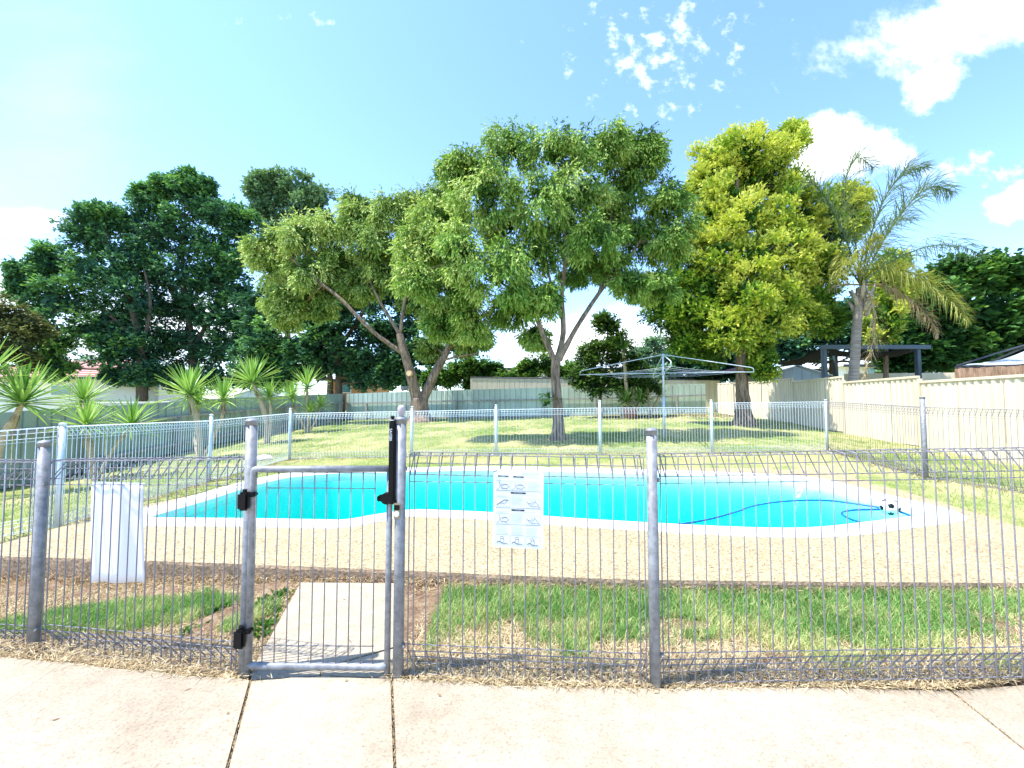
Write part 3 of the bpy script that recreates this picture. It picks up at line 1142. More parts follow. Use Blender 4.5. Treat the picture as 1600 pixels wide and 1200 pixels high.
xl, xr = gpx(392, 900).x, gpx(606.5, 900).x
zt_, zb_ = gpx(500, 733).z, gpx(500, 1040).z
mb = MB()
for c in ((xl, 1, 1), (xr, -1, 1)):
    pass
r_ = 0.0158
mb.tube([(xl, gy, zb_ - 0.012), (xl, gy, zt_ - 0.010), (xl + 0.004, gy, zt_ - 0.003), (xl + 0.011, gy, zt_), (xr, gy, zt_ + 0.002)], r_, 12)
mb.tube([(xr, gy + 0.004, zb_ - 0.035), (xr, gy + 0.004, zt_ - 0.005)], r_ * 0.93, 12)
mb.tube([(xl, gy, zb_ + 0.01), (xl + 0.02, gy, zb_), (xr - 0.04, gy, zb_ - 0.006), (xr, gy, zb_)], r_, 12)
mb.build('frame', GALV, gt)
zw0, zw1 = gpx(500, 1037).z, gpx(500, 737).z
gw = MB()
gw.tube([(0, 0, zw0), (0, 0, zw1)], 0.0029, 6)
gwm = gw.mesh('wire', WIRE)
for px in (413, 431.5, 450, 469, 488.5, 507.5, 527, 546, 565, 584):
    p = gpx(px, 900)
    w = bpy.data.objects.new('wire', gwm)
    link(w, gt, (p.x, gy, 0))
xa, xb = gpx(412, 900).x, gpx(585, 900).x
for py in (763, 1010, 1036.5, 738.5):
    mb = MB()
    z = gpx(500, py).z
    mb.tube([(xa, gy + 0.005, z + 0.001), ((xa + xb) / 2, gy + 0.005, z), (xb, gy + 0.005, z - 0.002)], 0.0023, 6)
    mb.build('cross_wire', WIRE, gt)
for py in (781, 993):
    z = gpx(385, py).z
    mb = MB()
    mb.bbox_bev(((P1.x + xl) / 2 - 0.010, gy - 0.030, z), (0.052, 0.030, 0.086), 0, 0.010)
    mb.bbox_bev(((P1.x + xl) / 2 + 0.006, gy - 0.012, z + 0.03), (0.066, 0.036, 0.022), 0, 0.006)
    hg = mb.build('hinge', BLACKP, gt)
    mb = MB()
    mb.tube([((P1.x + xl) / 2 - 0.012, gy - 0.022, z + 0.040), ((P1.x + xl) / 2 - 0.010, gy - 0.022, z + 0.056)], 0.010, 10)
    mb.build('hinge_pin', BLACKP, hg)

# ------------------------------------------------------------------ far fence
far = [(-5.9, 3.1, -0.11, 1.10), tuple(onz(90, 825, 0.0)) + (1.075,), tuple(onz(327, 752, -0.06)) + (1.15,), tuple(onz(452, 718, 0.01)) + (1.16,),
       tuple(onz(643, 714, 0.06)) + (1.15,), tuple(onz(775, 712, 0.10)) + (1.15,), tuple(onz(938, 711, 0.14)) + (1.21,),
       tuple(onz(1113, 709, 0.15)) + (1.21,), tuple(onz(1293, 706, 0.18)) + (1.19,), tuple(onz(1447, 748, 0.08)) + (1.31,), (7.35, 4.75, 0.03, 1.28), (8.6, 2.9, 0.02, 1.25)]
ff = thing('pool_fence', (far[5][0], far[5][1], far[5][2]), 'pale wire pool fence on the far side, between the pool and the back lawn', 'fence', 'runs of wire pool fence')
for k, (x, y, z, h) in enumerate(far):
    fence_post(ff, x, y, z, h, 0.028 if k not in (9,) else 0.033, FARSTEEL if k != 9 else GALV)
for k in range(len(far) - 1):
    a, b_ = far[k], far[k + 1]
    d = (Vector(b_[:2]) - Vector(a[:2])).normalized() * 0.03
    H = 1.03 if k < 7 else 1.13
    near = k in (0, 1, 9, 10)
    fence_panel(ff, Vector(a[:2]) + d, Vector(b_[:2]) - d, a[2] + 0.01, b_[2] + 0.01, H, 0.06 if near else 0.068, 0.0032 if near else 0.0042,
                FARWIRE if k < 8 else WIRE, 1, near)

# ------------------------------------------------------------------ signs hung on the fence
ys_ = P0.y + (P1.y - P0.y) * 0.35 + 0.012
q = [ony(143, 757, ys_ + .02), ony(223, 757, ys_ - .02), ony(223, 913, ys_), ony(139, 912, ys_ + .02)]
mb = MB()
nu, nv = 14, 10
vs = []
for side in (0, 0.003):
    for j in range(nv + 1):
        for i in range(nu + 1):
            s, t = i / nu, j / nv
            p = (q[0] * (1 - s) + q[1] * s) * (1 - t) + (q[3] * (1 - s) + q[2] * s) * t
            vs.append((p.x, p.y + side + 0.012 * math.sin(s * 9.5) * (0.3 + 0.7 * t) + 0.01 * t * t, p.z + 0.004 * math.sin(s * 3)))
fs = []
W_ = nu + 1
N_ = W_ * (nv + 1)
for j in range(nv):
    for i in range(nu):
        a = j * W_ + i
        fs.append((a, a + W_, a + W_ + 1, a + 1))
        fs.append((N_ + a, N_ + a + 1, N_ + a + W_ + 1, N_ + a + W_))
for i in range(nu):
    fs.append((i, i + 1, N_ + i + 1, N_ + i))
    a = nv * W_ + i
    fs.append((a + 1, a, N_ + a, N_ + a + 1))
for j in range(nv):
    a = j * W_
    fs.append((a + W_, a, N_ + a, N_ + a + W_))
    a = j * W_ + nu
    fs.append((a, a + W_, N_ + a + W_, N_ + a))
mb.add(vs, fs, True)
st = thing('sign_sheet', (q[0] + q[1] + q[2] + q[3]) / 4, 'blank white plastic sheet hung behind the wires left of the gate', 'sign')
mb.build('sheet', WHITEP, st)
mb = MB()
mb.bbox_bev(((q[0].x + q[1].x) / 2 - 0.003, ys_ + 0.012, q[0].z + 0.004), ((q[1].x - q[0].x) + 0.012, 0.012, 0.016), math.atan2(-0.04, q[1].x - q[0].x), 0.003)
mb.build('top_fold', WHITEP, st)

# printed chart
yc = P2.y + (P3.y - P2.y) * 0.4 - 0.012
cq = [ony(771, 733, yc), ony(850, 736, yc), ony(848, 858, yc), ony(770, 855, yc)]
ch = thing('safety_chart', (cq[0] + cq[1] + cq[2] + cq[3]) / 4, 'white printed first aid chart of small drawings wired to the fence', 'sign')


def cp(u, v, o=0.0):
    """u across, v down the board in units of its size; o proud towards the viewer"""
    p = (cq[0] * (1 - u) + cq[1] * u) * (1 - v) + (cq[3] * (1 - u) + cq[2] * u) * v
    return Vector((p.x, p.y - o, p.z))


mb = MB()
outl = [(0.06, 0.0), (0.94, 0.005), (0.985, 0.02), (1, 0.05), (1.0, 0.96), (0.97, 1.0), (0.04, 0.995), (0.0, 0.96), (0.0, 0.05), (0.02, 0.02)]
fr_ = [cp(u, v, 0.002) for u, v in outl]
bk_ = [cp(u, v, -0.001) for u, v in outl]
n2 = len(outl)
mb.add(fr_ + bk_, [tuple(range(n2))[::-1], tuple(range(n2, 2 * n2))] + [(i, (i + 1) % n2, n2 + (i + 1) % n2, n2 + i) for i in range(n2)])
CHARTM = simple('chart_sheet', (0.74, 0.80, 0.82), 0.5, 0, 0.04, 5)
brd = mb.build('board', CHARTM, ch)


def rect(mb, u0, v0, u1, v1, o=0.0028):
    mb.add([cp(u0, v0, o), cp(u0, v1, o), cp(u1, v1, o), cp(u1, v0, o)], [(0, 1, 2, 3)])


def stroke(mb, pts, w=0.006, o=0.0029):
    for (a, b_), (c_, d_) in zip(pts, pts[1:]):
        L_ = math.hypot(c_ - a, d_ - b_) + 1e-6
        nx_, ny_ = -(d_ - b_) / L_ * w * 0.65, (c_ - a) / L_ * w * 0.65
        mb.add([cp(a + nx_, b_ + ny_, o), cp(a - nx_, b_ - ny_, o), cp(c_ - nx_, d_ - ny_, o), cp(c_ + nx_, d_ + ny_, o)], [(0, 1, 2, 3)])


bars = MB()
for u0, v0, u1, v1 in ((0.09, 0.077, 0.30, 0.093), (0.39, 0.079, 0.60, 0.097), (0.345, 0.285, 0.645, 0.306), (0.365, 0.504, 0.625, 0.526)):
    rect(bars, u0, v0, u1, v1)
bars.build('heading_bar', INK, ch)
lines = MB()
for v in (0.268, 0.487, 0.700):
    rect(lines, 0.05, v, 0.95, v + 0.006)
lines.build('rule_line', MIDINK, ch)
txt = MB()
rr = random.Random(3)
for (u0, v0, u1, v1, st_) in ((0.56, 0.035, 0.92, 0.055, .016), (0.66, 0.09, 0.93, 0.10, .02), (0.68, 0.15, 0.93, 0.25, .016), (0.07, 0.325, 0.32, 0.35, .015),
                              (0.36, 0.34, 0.63, 0.46, .015), (0.66, 0.32, 0.92, 0.335, .02), (0.07, 0.535, 0.32, 0.56, .015), (0.36, 0.555, 0.63, 0.68, .015),
                              (0.60, 0.535, 0.88, 0.55, .02), (0.07, 0.73, 0.31, 0.83, .016), (0.36, 0.73, 0.63, 0.83, .016), (0.66, 0.74, 0.93, 0.84, .016)):
    v = v0
    while v < v1:
        rect(txt, u0, v, u1 - rr.uniform(0, 0.08), v + 0.006)
        v += st_
txt.build('text_line', PALEINK, ch)
fig = MB()
boxes = [(0.05, 0.145, 0.335, 0.262), (0.35, 0.145, 0.635, 0.262), (0.05, 0.355, 0.335, 0.475), (0.66, 0.37, 0.945, 0.48), (0.05, 0.565, 0.335, 0.69), (0.66, 0.585, 0.945, 0.695),
         (0.05, 0.835, 0.335, 0.955), (0.35, 0.84, 0.635, 0.96), (0.66, 0.85, 0.945, 0.97)]
box_ = MB()
for (u0, v0, u1, v1) in boxes:
    stroke(box_, [(u0, v0), (u1, v0), (u1, v1), (u0, v1), (u0, v0)], 0.005)
tag(box_.build('picture_border', PALEINK, ch), kind='stuff')


def arc(u, v, r, a0, a1, asp=0.66):
    return [(u + r * math.cos(a0 + (a1 - a0) * k / 9), v + r * asp * math.sin(a0 + (a1 - a0) * k / 9)) for k in range(10)]


def inb(bx, pts):
    return [(bx[0] + (bx[2] - bx[0]) * u, bx[1] + (bx[3] - bx[1]) * v) for u, v in pts]


B = boxes
for bx in (B[0], B[1], B[4]):
    stroke(fig, inb(bx, [(0.25, 0.1), (0.3, 0.4), (0.26, 0.75), (0.1, 0.95)]))
    stroke(fig, inb(bx, arc(0.62, 0.6, 0.28, 0.2, 5.6, 0.9)))
    stroke(fig, inb(bx, [(0.45, 0.55), (0.6, 0.4), (0.85, 0.45), (0.95, 0.7)]))
    stroke(fig, inb(bx, [(0.4, 0.85), (0.6, 0.8), (0.8, 0.9)]))
stroke(fig, inb(B[2], [(0.08, 0.85), (0.35, 0.55), (0.6, 0.3), (0.9, 0.32)]), 0.012)
stroke(fig, inb(B[2], [(0.15, 0.7), (0.5, 0.62), (0.6, 0.75), (0.8, 0.4)]))
for bx in (B[3], B[5]):
    stroke(fig, inb(bx, [(0.03, 0.3), (0.25, 0.7), (0.4, 0.85), (0.7, 0.8), (0.95, 0.9)]))
    stroke(fig, inb(bx, [(0.35, 0.2), (0.5, 0.55), (0.62, 0.1), (0.6, 0.3), (0.9, 0.75)]))
    stroke(fig, inb(bx, [(0.1, 0.55), (0.3, 0.45), (0.45, 0.7)]))
for bx in (B[6], B[7], B[8]):
    stroke(fig, inb(bx, arc(0.45, 0.3, 0.13, 0, 6.3, 1.0)))
    stroke(fig, inb(bx, [(0.4, 0.42), (0.3, 0.75), (0.55, 0.85), (0.62, 0.5), (0.5, 0.4)]))
    stroke(fig, inb(bx, [(0.1, 0.85), (0.25, 0.7), (0.5, 0.9), (0.85, 0.88)]), 0.009)
    stroke(fig, inb(bx, arc(0.25, 0.8, 0.13, 2.5, 6.0, 1.0)))
tag(fig.build('drawing', MIDINK, ch), kind='stuff')
for t_, u, v, s_ in (('DANGER', 0.195, 0.085, 0.0042), ('RESPONSE', 0.495, 0.088, 0.0042), ('AIRWAY BREATHING', 0.495, 0.2955, 0.0042), ('IF NO PULSE', 0.495, 0.515, 0.0042)):
    text_mesh(t_, s_, WHITEP, 'heading_text', ch, cp(u, v, 0.0032), (cq[1] - cq[0]), (cq[0] - cq[3]), 0.0001)
mb = MB()
mb.tube([cp(-0.01, 0.035, 0.006), cp(0.03, 0.022, 0.009), cp(0.06, 0.01, 0.004)], 0.0028, 6)
mb.build('tie_wire', WIRE, ch)

# ================================================================== BOUNDARY FENCES
def ribbed(p0, p1, zb0, zb1, zt0, zt1, pitch, depth, rib, front, thick=0.004, phase=0.0, wide=False):
    """trapezoid-profile steel sheet standing between xy points p0 and p1; front = unit xy normal towards the viewer"""
    p0, p1 = Vector(p0[:2]), Vector(p1[:2])
    d = p1 - p0
    L = d.length
    d.normalize()
    f = Vector(front)
    prof = [(0.0, 0.0)]
    s = phase * pitch
    while s < L:
        if wide:
            seq = [(0, 0), (0.18, 1), (0.5, 1), (0.68, 0)]
            for a, k in seq:
                prof.append((s + a * pitch, k * depth))
        else:
            for a, k in ((0, 0), (rib * 0.3, -1), (rib * 0.7, -1), (rib, 0)):
                prof.append((s + a, k * depth))
        s += pitch
    prof = [(s, y) for s, y in prof if 0 <= s <= L] + [(L, 0.0)]
    mb = MB()
    n = len(prof)
    vs = []
    for off_ in (0.0, -thick):
        for top in (0, 1):
            for s, y in prof:
                q = p0 + d * s + f * (y + off_)
                t = s / L
                z = (zb0 + (zb1 - zb0) * t) if not top else (zt0 + (zt1 - zt0) * t)
                vs.append((q.x, q.y, z))
    fs = []
    for i in range(n - 1):
        fs.append((i, i + 1, n + i + 1, n + i))
        fs.append((2 * n + i + 1, 2 * n + i, 3 * n + i, 3 * n + i + 1))
        fs.append((n + i, n + i + 1, 3 * n + i + 1, 3 * n + i))
    mb.add(vs, fs)
    return mb


def steel_fence(th, pts, mat, posts, railz, post_h, front, pitch=0.27, rail=True, plinth=True, name='sheet', seglen=1.7):
    """pts: list of (x, y, zbottom, ztop) along the run; sheets between, rails and posts on the viewer's side"""
    f = Vector(front)
    for a, b_ in zip(pts, pts[1:]):
        A, B_ = Vector(a[:2]), Vector(b_[:2])
        L = (B_ - A).length
        n = max(1, int(round(L / seglen)))
        ang = math.atan2(B_.y - A.y, B_.x - A.x)
        for k in range(n):
            t0, t1 = k / n, (k + 1) / n
            P_, Q_ = A + (B_ - A) * t0, A + (B_ - A) * t1
            lp = lambda i, t: a[i] + (b_[i] - a[i]) * t
            o_ = f * (0.003 * (k % 2))
            e = (Q_ - P_).normalized() * 0.004
            j = random.uniform(-.012, .012)
            ribbed(P_ + o_ + e, Q_ + o_ - e, lp(2, t0), lp(2, t1), lp(3, t0) + j, lp(3, t1) + j, pitch, 0.03, 0.045, front, 0.002, 0.5).build(name, mat, th)
            if plinth:
                M_ = (P_ + Q_) / 2
                zz = (lp(2, t0) + lp(2, t1)) / 2
                mb = MB()
                mb.prism([(P_ + f * 0.02)[:2], (Q_ + f * 0.02)[:2], (Q_ - f * 0.03)[:2], (P_ - f * 0.03)[:2]],
                         [lp(2, t0) - 0.3] * 1 + [lp(2, t1) - 0.3] * 2 + [lp(2, t0) - 0.3], [lp(2, t0) + .02, lp(2, t1) + .02, lp(2, t1) + .02, lp(2, t0) + .02])
                mb.build('plinth_board', DKTIMBER, th)
        if rail:
            for rz in railz:
                mb = MB()
                P_, Q_ = A + f * 0.075, B_ + f * 0.075
                h = 0.038
                mb.prism([(P_ + f * .03)[:2], (Q_ + f * .03)[:2], (Q_ - f * .03)[:2], (P_ - f * .03)[:2]],
                         [a[2] + rz - h, b_[2] + rz - h, b_[2] + rz - h, a[2] + rz - h], [a[2] + rz + h, b_[2] + rz + h, b_[2] + rz + h, a[2] + rz + h])
                mb.build('rail', TIMBER, th)
        ds = posts
        k = 0.5
        while k * ds < L:
            t = k * ds / L
            P_ = A + (B_ - A) * t + f * 0.155
            mb = MB()
            zb = a[2] + (b_[2] - a[2]) * t
            mb.bbox_bev((P_.x, P_.y, zb + post_h / 2 - 0.2), (0.10, 0.085, post_h + 0.4), ang, 0.006)
            mb.build('post', TIMBER, th)
            k += 1


# left boundary
lf = [(-10.75, 3.0, -0.55, 0.98), (-9.95, 8.2, -0.40, 1.12), (-10.1, 14.0, -0.12, 1.44), (-10.05, 24.4, 0.24, 1.86)]
t = thing('boundary_fence', (-10, 12, 0), 'dark green ribbed steel fence along the left side behind the yuccas', 'fence', 'green boundary fences')
steel_fence(t, lf, GREENDARK, 2.7, (0.28, 1.08), 1.08, (1, 0), 0.27)
mb = MB()
mb.bbox_bev((-9.93, 24.25, 0.95), (0.13, 0.11, 1.8), 0, 0.006)
mb.build('corner_post', DKTIMBER, t)
# back boundary
t = thing('boundary_fence', (0, 22.5, 0.45), 'pale green ribbed steel fence across the back of the lawn', 'fence', 'green boundary fences')
bk = [(-9.85, 24.4, 0.26, 1.86), tuple(ony(735, 640, 22.9)[:2]) + (0.42, 2.06), tuple(ony(935, 640, 22.3)[:2]) + (0.52, 2.18), (10.35, 21.9, 0.70, 2.33)]
steel_fence(t, bk, GREENFENCE, 2.75, (0.10, 1.02), 1.02, (-0.1, -1), 0.30)

# cream fence on the right
t = thing('boundary_fence', (10.6, 11, 0.2), 'cream ribbed steel fence stepping down the right side of the lawn', 'fence', 'cream fences')


def fx_(px, px_k=None):
    k = (px - 800) / 640
    y = (10.1 - 1.296) / (k - 0.16)
    return (10.1 + 0.16 * (y - 8.1), y)


cs = [(fx_(1185), fx_(1240), 2.33, 0.0), (fx_(1240), fx_(1319), 2.19, 0.0), (fx_(1319), fx_(1438.5), 2.0, 0.0), (fx_(1438.5), (9.95, 7.4), 1.86, 0.02), ((9.95, 7.4), (9.5, 4.5), 1.80, 0), ((9.5, 4.5), (9.0, 1.6), 1.72, 0)]
fn = Vector((-1, 0.16)).normalized()
for (p, q, zt1_, _) in cs:
    P_, Q_ = Vector(p), Vector(q)
    d = (Q_ - P_).normalized()
    L = (Q_ - P_).length
    zb_p, zb_q = zt(p[0], p[1]) + 0.03, zt(q[0], q[1]) + 0.03
    zb_ = max(min(zb_p, zb_q), zt1_ - 1.84)
    nsh = 3
    for k in range(nsh):
        a, b2 = P_ + d * (L * k / nsh + 0.01), P_ + d * (L * (k + 1) / nsh - 0.002)
        ribbed(a + fn * .002 * (k % 2), b2 + fn * .002 * (k % 2), zb_, zb_, zt1_ - 0.05, zt1_ - 0.05, 0.19, 0.028, 0.03, (fn.x, fn.y), 0.002, 0.15, True).build('sheet', CREAM, t)
    ang = math.atan2(d.y, d.x)
    M_ = (P_ + Q_) / 2
    mb = MB()
    mb.bbox_bev((M_.x + fn.x * .01, M_.y + fn.y * .01, zt1_ - 0.03), (L - 0.05, 0.075, 0.062), ang, 0.006)
    mb.build('top_rail', CREAM, t)
    mb = MB()
    mb.prism([(P_ + fn * .02)[:2], (Q_ + fn * .02)[:2], (Q_ - fn * .03)[:2], (P_ - fn * .03)[:2]], [min(zb_p, zb_) - 0.3] * 4, [zb_ - 0.01] * 4)
    mb.build('plinth_board', DKTIMBER, t)
    mb = MB()
    mb.bbox_bev((P_.x + fn.x * .01, P_.y + fn.y * .01, zt1_ / 2 + 0.035), (0.075, 0.095, zt1_ + 0.05), ang, 0.008)
    mb.build('post', CREAM, t)
t = thing('boundary_fence', (11.5, 21, 0.6), 'two cream steel fence sheets hung across the back right corner', 'fence', 'cream fences')
A, B_ = ony(1121, 600, 21.6), ony(1146, 600, 20.9)
C_ = ony(1184, 600, 20.0)
f2 = Vector((-0.75, -0.66))
ribbed(A, B_, 0.78, 0.66, 2.28, 2.30, 0.19, 0.026, 0.03, f2, 0.003, 0.2, True).build('sheet', CREAM, t)
ribbed(B_ + Vector((.04, .0, 0)), C_, 0.60, 0.60, 2.30, 2.30, 0.19, 0.026, 0.03, f2, 0.003, 0.2, True).build('sheet', CREAM, t)
mb = MB()
for p, q in ((A, B_), (B_, C_)):
    mb.tube([(p.x, p.y, 2.30), (q.x, q.y, 2.32)], 0.03, 6)
mb.build('top_rail', CREAM, t)

# neighbours' fences seen over the tops
t = thing('neighbour_fence', ony(835, 600, 24.3), 'long pale cream steel fence standing behind the green back fence', 'fence', 'cream fences')
a, b2 = ony(735, 590, 24.4), ony(1125, 594, 24.0)
n = 9
for k in range(n):
    p, q = a.lerp(b2, k / n), a.lerp(b2, (k + 1) / n)
    ribbed(p, q, 0.4, 0.4, p.z, q.z, 0.30, 0.02, 0.035, (0, -1), 0.003, 0.3).build('sheet', CREAMP, t)
mb = MB()
mb.tube([(a.x, a.y, a.z + 0.01), (b2.x, b2.y, b2.z + 0.01)], 0.035, 4)
mb.build('top_rail', TRIMDK, t)
t = thing('neighbour_fence', ony(220, 630, 19), 'white picket rail fence showing just above the left green fence', 'fence')
a, b2 = ony(150, 629, 17.0), ony(335, 627, 23)
n = 40
for k in range(n):
    p, q = a.lerp(b2, k / n), a.lerp(b2, (k + 0.86) / n)
    mb = MB()
    d_ = (q - p)
    mb.prism([(p.x, p.y), (q.x, q.y), (q.x - .015, q.y + .02), (p.x - .015, p.y + .02)], -0.1, p.z)
    mb.build('board', WHITEWALL, t)
mb = MB()
mb.tube([(a.x - .03, a.y + .03, a.z - 0.02), (b2.x - .03, b2.y + .03, b2.z - 0.02)], 0.03, 4)
mb.build('rail', WHITEWALL, t)

# ================================================================== BUILDINGS
def hip_house(name, label, x0, x1, y0, y1, z0, zw, zr, wallm, roofm, inset, windows=(), trim=True):
    th = thing(name, ((x0 + x1) / 2, y0, z0), label, 'house')
    mb = MB()
    mb.prism([(x0, y0), (x1, y0), (x1, y1), (x0, y1)], z0 - 0.5, zw)
    mb.build('wall', wallm, th)
    e = 0.6
    mb = MB()
    ym = (y0 + y1) / 2
    xa, xb = x0 - e, x1 + e
    ya, yb = y0 - e, y1 + e
    vs = [(xa, ya, zw), (xb, ya, zw), (xb, yb, zw), (xa, yb, zw), (xa + inset, ym, zr), (xb - inset, ym, zr)]
    mb.add(vs, [(0, 1, 5, 4), (2, 3, 4, 5), (1, 2, 5), (3, 0, 4), (3, 2, 1, 0)])
    roof = mb.build('roof', roofm, th)
    # courses of tiles / roof sheets as low battens lying on the front slope
    mb = MB()
    for k in range(1, 9):
        f = k / 9
        mb.tube([(xa + inset * f, ya + (ym - ya) * f, zw + (zr - zw) * f), (xb - inset * f, ya + (ym - ya) * f, zw + (zr - zw) * f)], 0.045, 4)
    mb.build('tile_course', roofm, roof)
    if trim:
        mb = MB()
        mb.prism([(xa - .08, ya - .12), (xb + .08, ya - .12), (xb + .08, ya - .005), (xa - .08, ya - .005)], zw - 0.12, zw + 0.10)
        mb.prism([(xb + .005, ya), (xb + .12, ya), (xb + .12, yb), (xb + .005, yb)], zw - 0.12, zw + 0.10)
        mb.build('gutter', TRIMDK, th)
    for (wx0, wx1, wz0, wz1) in windows:
        mb = MB()
        mb.box(((wx0 + wx1) / 2, y0 - 0.02, (wz0 + wz1) / 2), (wx1 - wx0 + 0.16, 0.07, wz1 - wz0 + 0.16))
        w = mb.build('window', WHITEWALL, th)
        mb = MB()
        mb.box(((wx0 + wx1) / 2, y0 - 0.06, (wz0 + wz1) / 2), (wx1 - wx0, 0.03, wz1 - wz0))
        mb.build('pane', GLASS, w)
    return th


px_x = lambda px, y: ony(px, 600, y).x
pz = lambda py, y: ony(800, py, y).z
hip_house('house', 'low white house with a faded red tiled roof beyond the left fence', px_x(-60, 34), px_x(172, 34), 34, 42, -0.2, pz(591, 34), pz(563, 38), WHITEWALL, ROOFRED, 3.0,
          [(px_x(82, 34), px_x(112, 34), pz(617, 34), pz(603, 34))])
t = thing('garden_wall', (px_x(205, 31), 31, 0), 'plain white rendered wall behind the dark tree trunk on the left', 'wall')
mb = MB()
mb.prism([(px_x(150, 31), 31), (px_x(243, 31), 31), (px_x(243, 31), 31.3), (px_x(150, 31), 31.3)], -0.4, pz(594, 31))
mb.build('wall_panel', WHITEWALL, t)
mb = MB()
mb.prism([(px_x(149, 31), 30.95), (px_x(244, 31), 30.95), (px_x(244, 31), 31.35), (px_x(149, 31), 31.35)], pz(594, 31), pz(594, 31) + 0.08)
mb.build('coping', WHITEWALL, t)
hip_house('house', 'orange brick house glimpsed under the dark trees left of the leaning trunk', px_x(512, 44), px_x(574, 44), 44, 52, 0.2, pz(594, 44), pz(575, 48), BRICK, ROOFGREY, 3.0,
          [(px_x(535, 44), px_x(548, 44), pz(613, 44), pz(600, 44))])
hip_house('house', 'pale roofed house with a dark gutter behind the back fence', px_x(770, 40), px_x(1000, 40), 40, 50, 0.3, pz(577, 40), pz(556, 45), WHITEWALL, ROOFGREY, 3.5)
hip_house('house', 'white house mostly hidden behind the palm and the pergola', px_x(1322, 36), px_x(1460, 36), 36, 44, 0.5, pz(572, 36), pz(552, 40), WHITEWALL, ROOFGREY, 3.0,
          [(px_x(1352, 36), px_x(1368, 36), pz(590, 36), pz(575, 36))])


def shed(label, x0, x1, y0, y1, zb, zeave, zridge, mat, ridge_along_y=True):
    th = thing('garden_shed', ((x0 + x1) / 2, y0, zb), label, 'shed', 'garden sheds')
    n = max(4, int((x1 - x0) / 0.5))
    xm = (x0 + x1) / 2
    for k in range(n):
        a, b_ = x0 + (x1 - x0) * k / n, x0 + (x1 - x0) * (k + 1) / n
        h = lambda x: zeave + (zridge - zeave) * (1 - abs(x - xm) / ((x1 - x0) / 2))
        mb = MB()
        mb.add([(a + .012, y0, zb), (b_ - .012, y0, zb), (b_ - .012, y0, h(b_)), (a + .012, y0, h(a)), (a, y0 + .03, zb), (b_, y0 + .03, zb), (b_, y0 + .03, h(b_)), (a, y0 + .03, h(a))],
               [(0, 1, 2, 3), (1, 5, 6, 2), (4, 0, 3, 7), (3, 2, 6, 7)])
        mb.build('wall_sheet', mat, th)
    mb = MB()
    mb.add([(x0 - .1, y0 - .1, zeave), (xm, y0 - .1, zridge + .04), (xm, y1, zridge + .04), (x0 - .1, y1, zeave), (x1 + .1, y0 - .1, zeave), (x1 + .1, y1, zeave),
            (x0 - .1, y0 - .1, zeave - .06), (xm, y0 - .1, zridge - .02), (x1 + .1, y0 - .1, zeave - .06)],
           [(0, 1, 2, 3), (1, 4, 5, 2), (0, 6, 7, 1), (1, 7, 8, 4)])
    mb.build('roof', mat, th)
    mb = MB()
    mb.prism([(x0, y0 + .05), (x1, y0 + .05), (x1, y1 - .05), (x0, y1 - .05)], zb, zeave - .02)
    mb.build('side_walls', mat, th)
    return th


shed('blue grey steel shed with a low gable beyond the cream fence', px_x(1196, 24), px_x(1297, 24), 24, 28, 0.5, pz(586, 24), pz(571, 24), SHEDBLUE)
shed('small pale grey shed roof behind the left fence corner', px_x(366, 30), px_x(436, 30), 30, 33, 0, pz(618, 30), pz(607, 30), SHEDBLUE)
# cream wall beyond the right fence
t = thing('neighbour_fence', ony(1400, 590, 20), 'pale cream panel wall beyond the right fence behind the palm trunk', 'fence', 'cream fences')
a, b2 = ony(1320, 584, 21), ony(1530, 582, 19)
for k in range(6):
    p, q = a.lerp(b2, k / 6), a.lerp(b2, (k + .985) / 6)
    mb = MB()
    mb.prism([(p.x, p.y), (q.x, q.y), (q.x, q.y + .05), (p.x, p.y + .05)], 0.4, p.z)
    mb.build('panel', CREAMP, t)

# pergola with a sagging shade cloth
t = thing('pergola', ony(1287, 590, 17), 'slate grey steel pergola with a charcoal shade cloth beyond the cream fence', 'pergola')
A, B_ = ony(1287, 545, 17), ony(1433, 545, 17)
C_, D_ = ony(1206, 566, 20.5), ony(1305, 556, 21.5)
E_ = ony(1193, 576, 19.5)
for p in (A, B_, D_, ony(1425, 552, 21.5), ony(1191, 578, 19.6)):
    mb = MB()
    mb.bbox_bev((p.x, p.y, p.z / 2 + 0.2), (0.16, 0.16, p.z - 0.4), 0, 0.01)
    mb.build('post', SLATE, t)
mb = MB()
mb.bbox_bev(((A.x + B_.x) / 2 + .1, A.y - .1, A.z + 0.06), (B_.x - A.x + .7, 0.09, 0.17), 0, 0.008)
mb.build('beam', SLATE, t)
for i in range(6):
    f = (i + 0.5) / 6
    mb = MB()
    p = A.lerp(B_, f)
    q = D_.lerp(ony(1425, 552, 21.5), f)
    mb.prism([(p.x - .03, p.y), (p.x + .03, p.y), (q.x + .03, q.y), (q.x - .03, q.y)], [A.z + .02, A.z + .02, q.z, q.z], [A.z + .1, A.z + .1, q.z + .08, q.z + .08])
    mb.build('rafter', SLATE, t)
mb = MB()


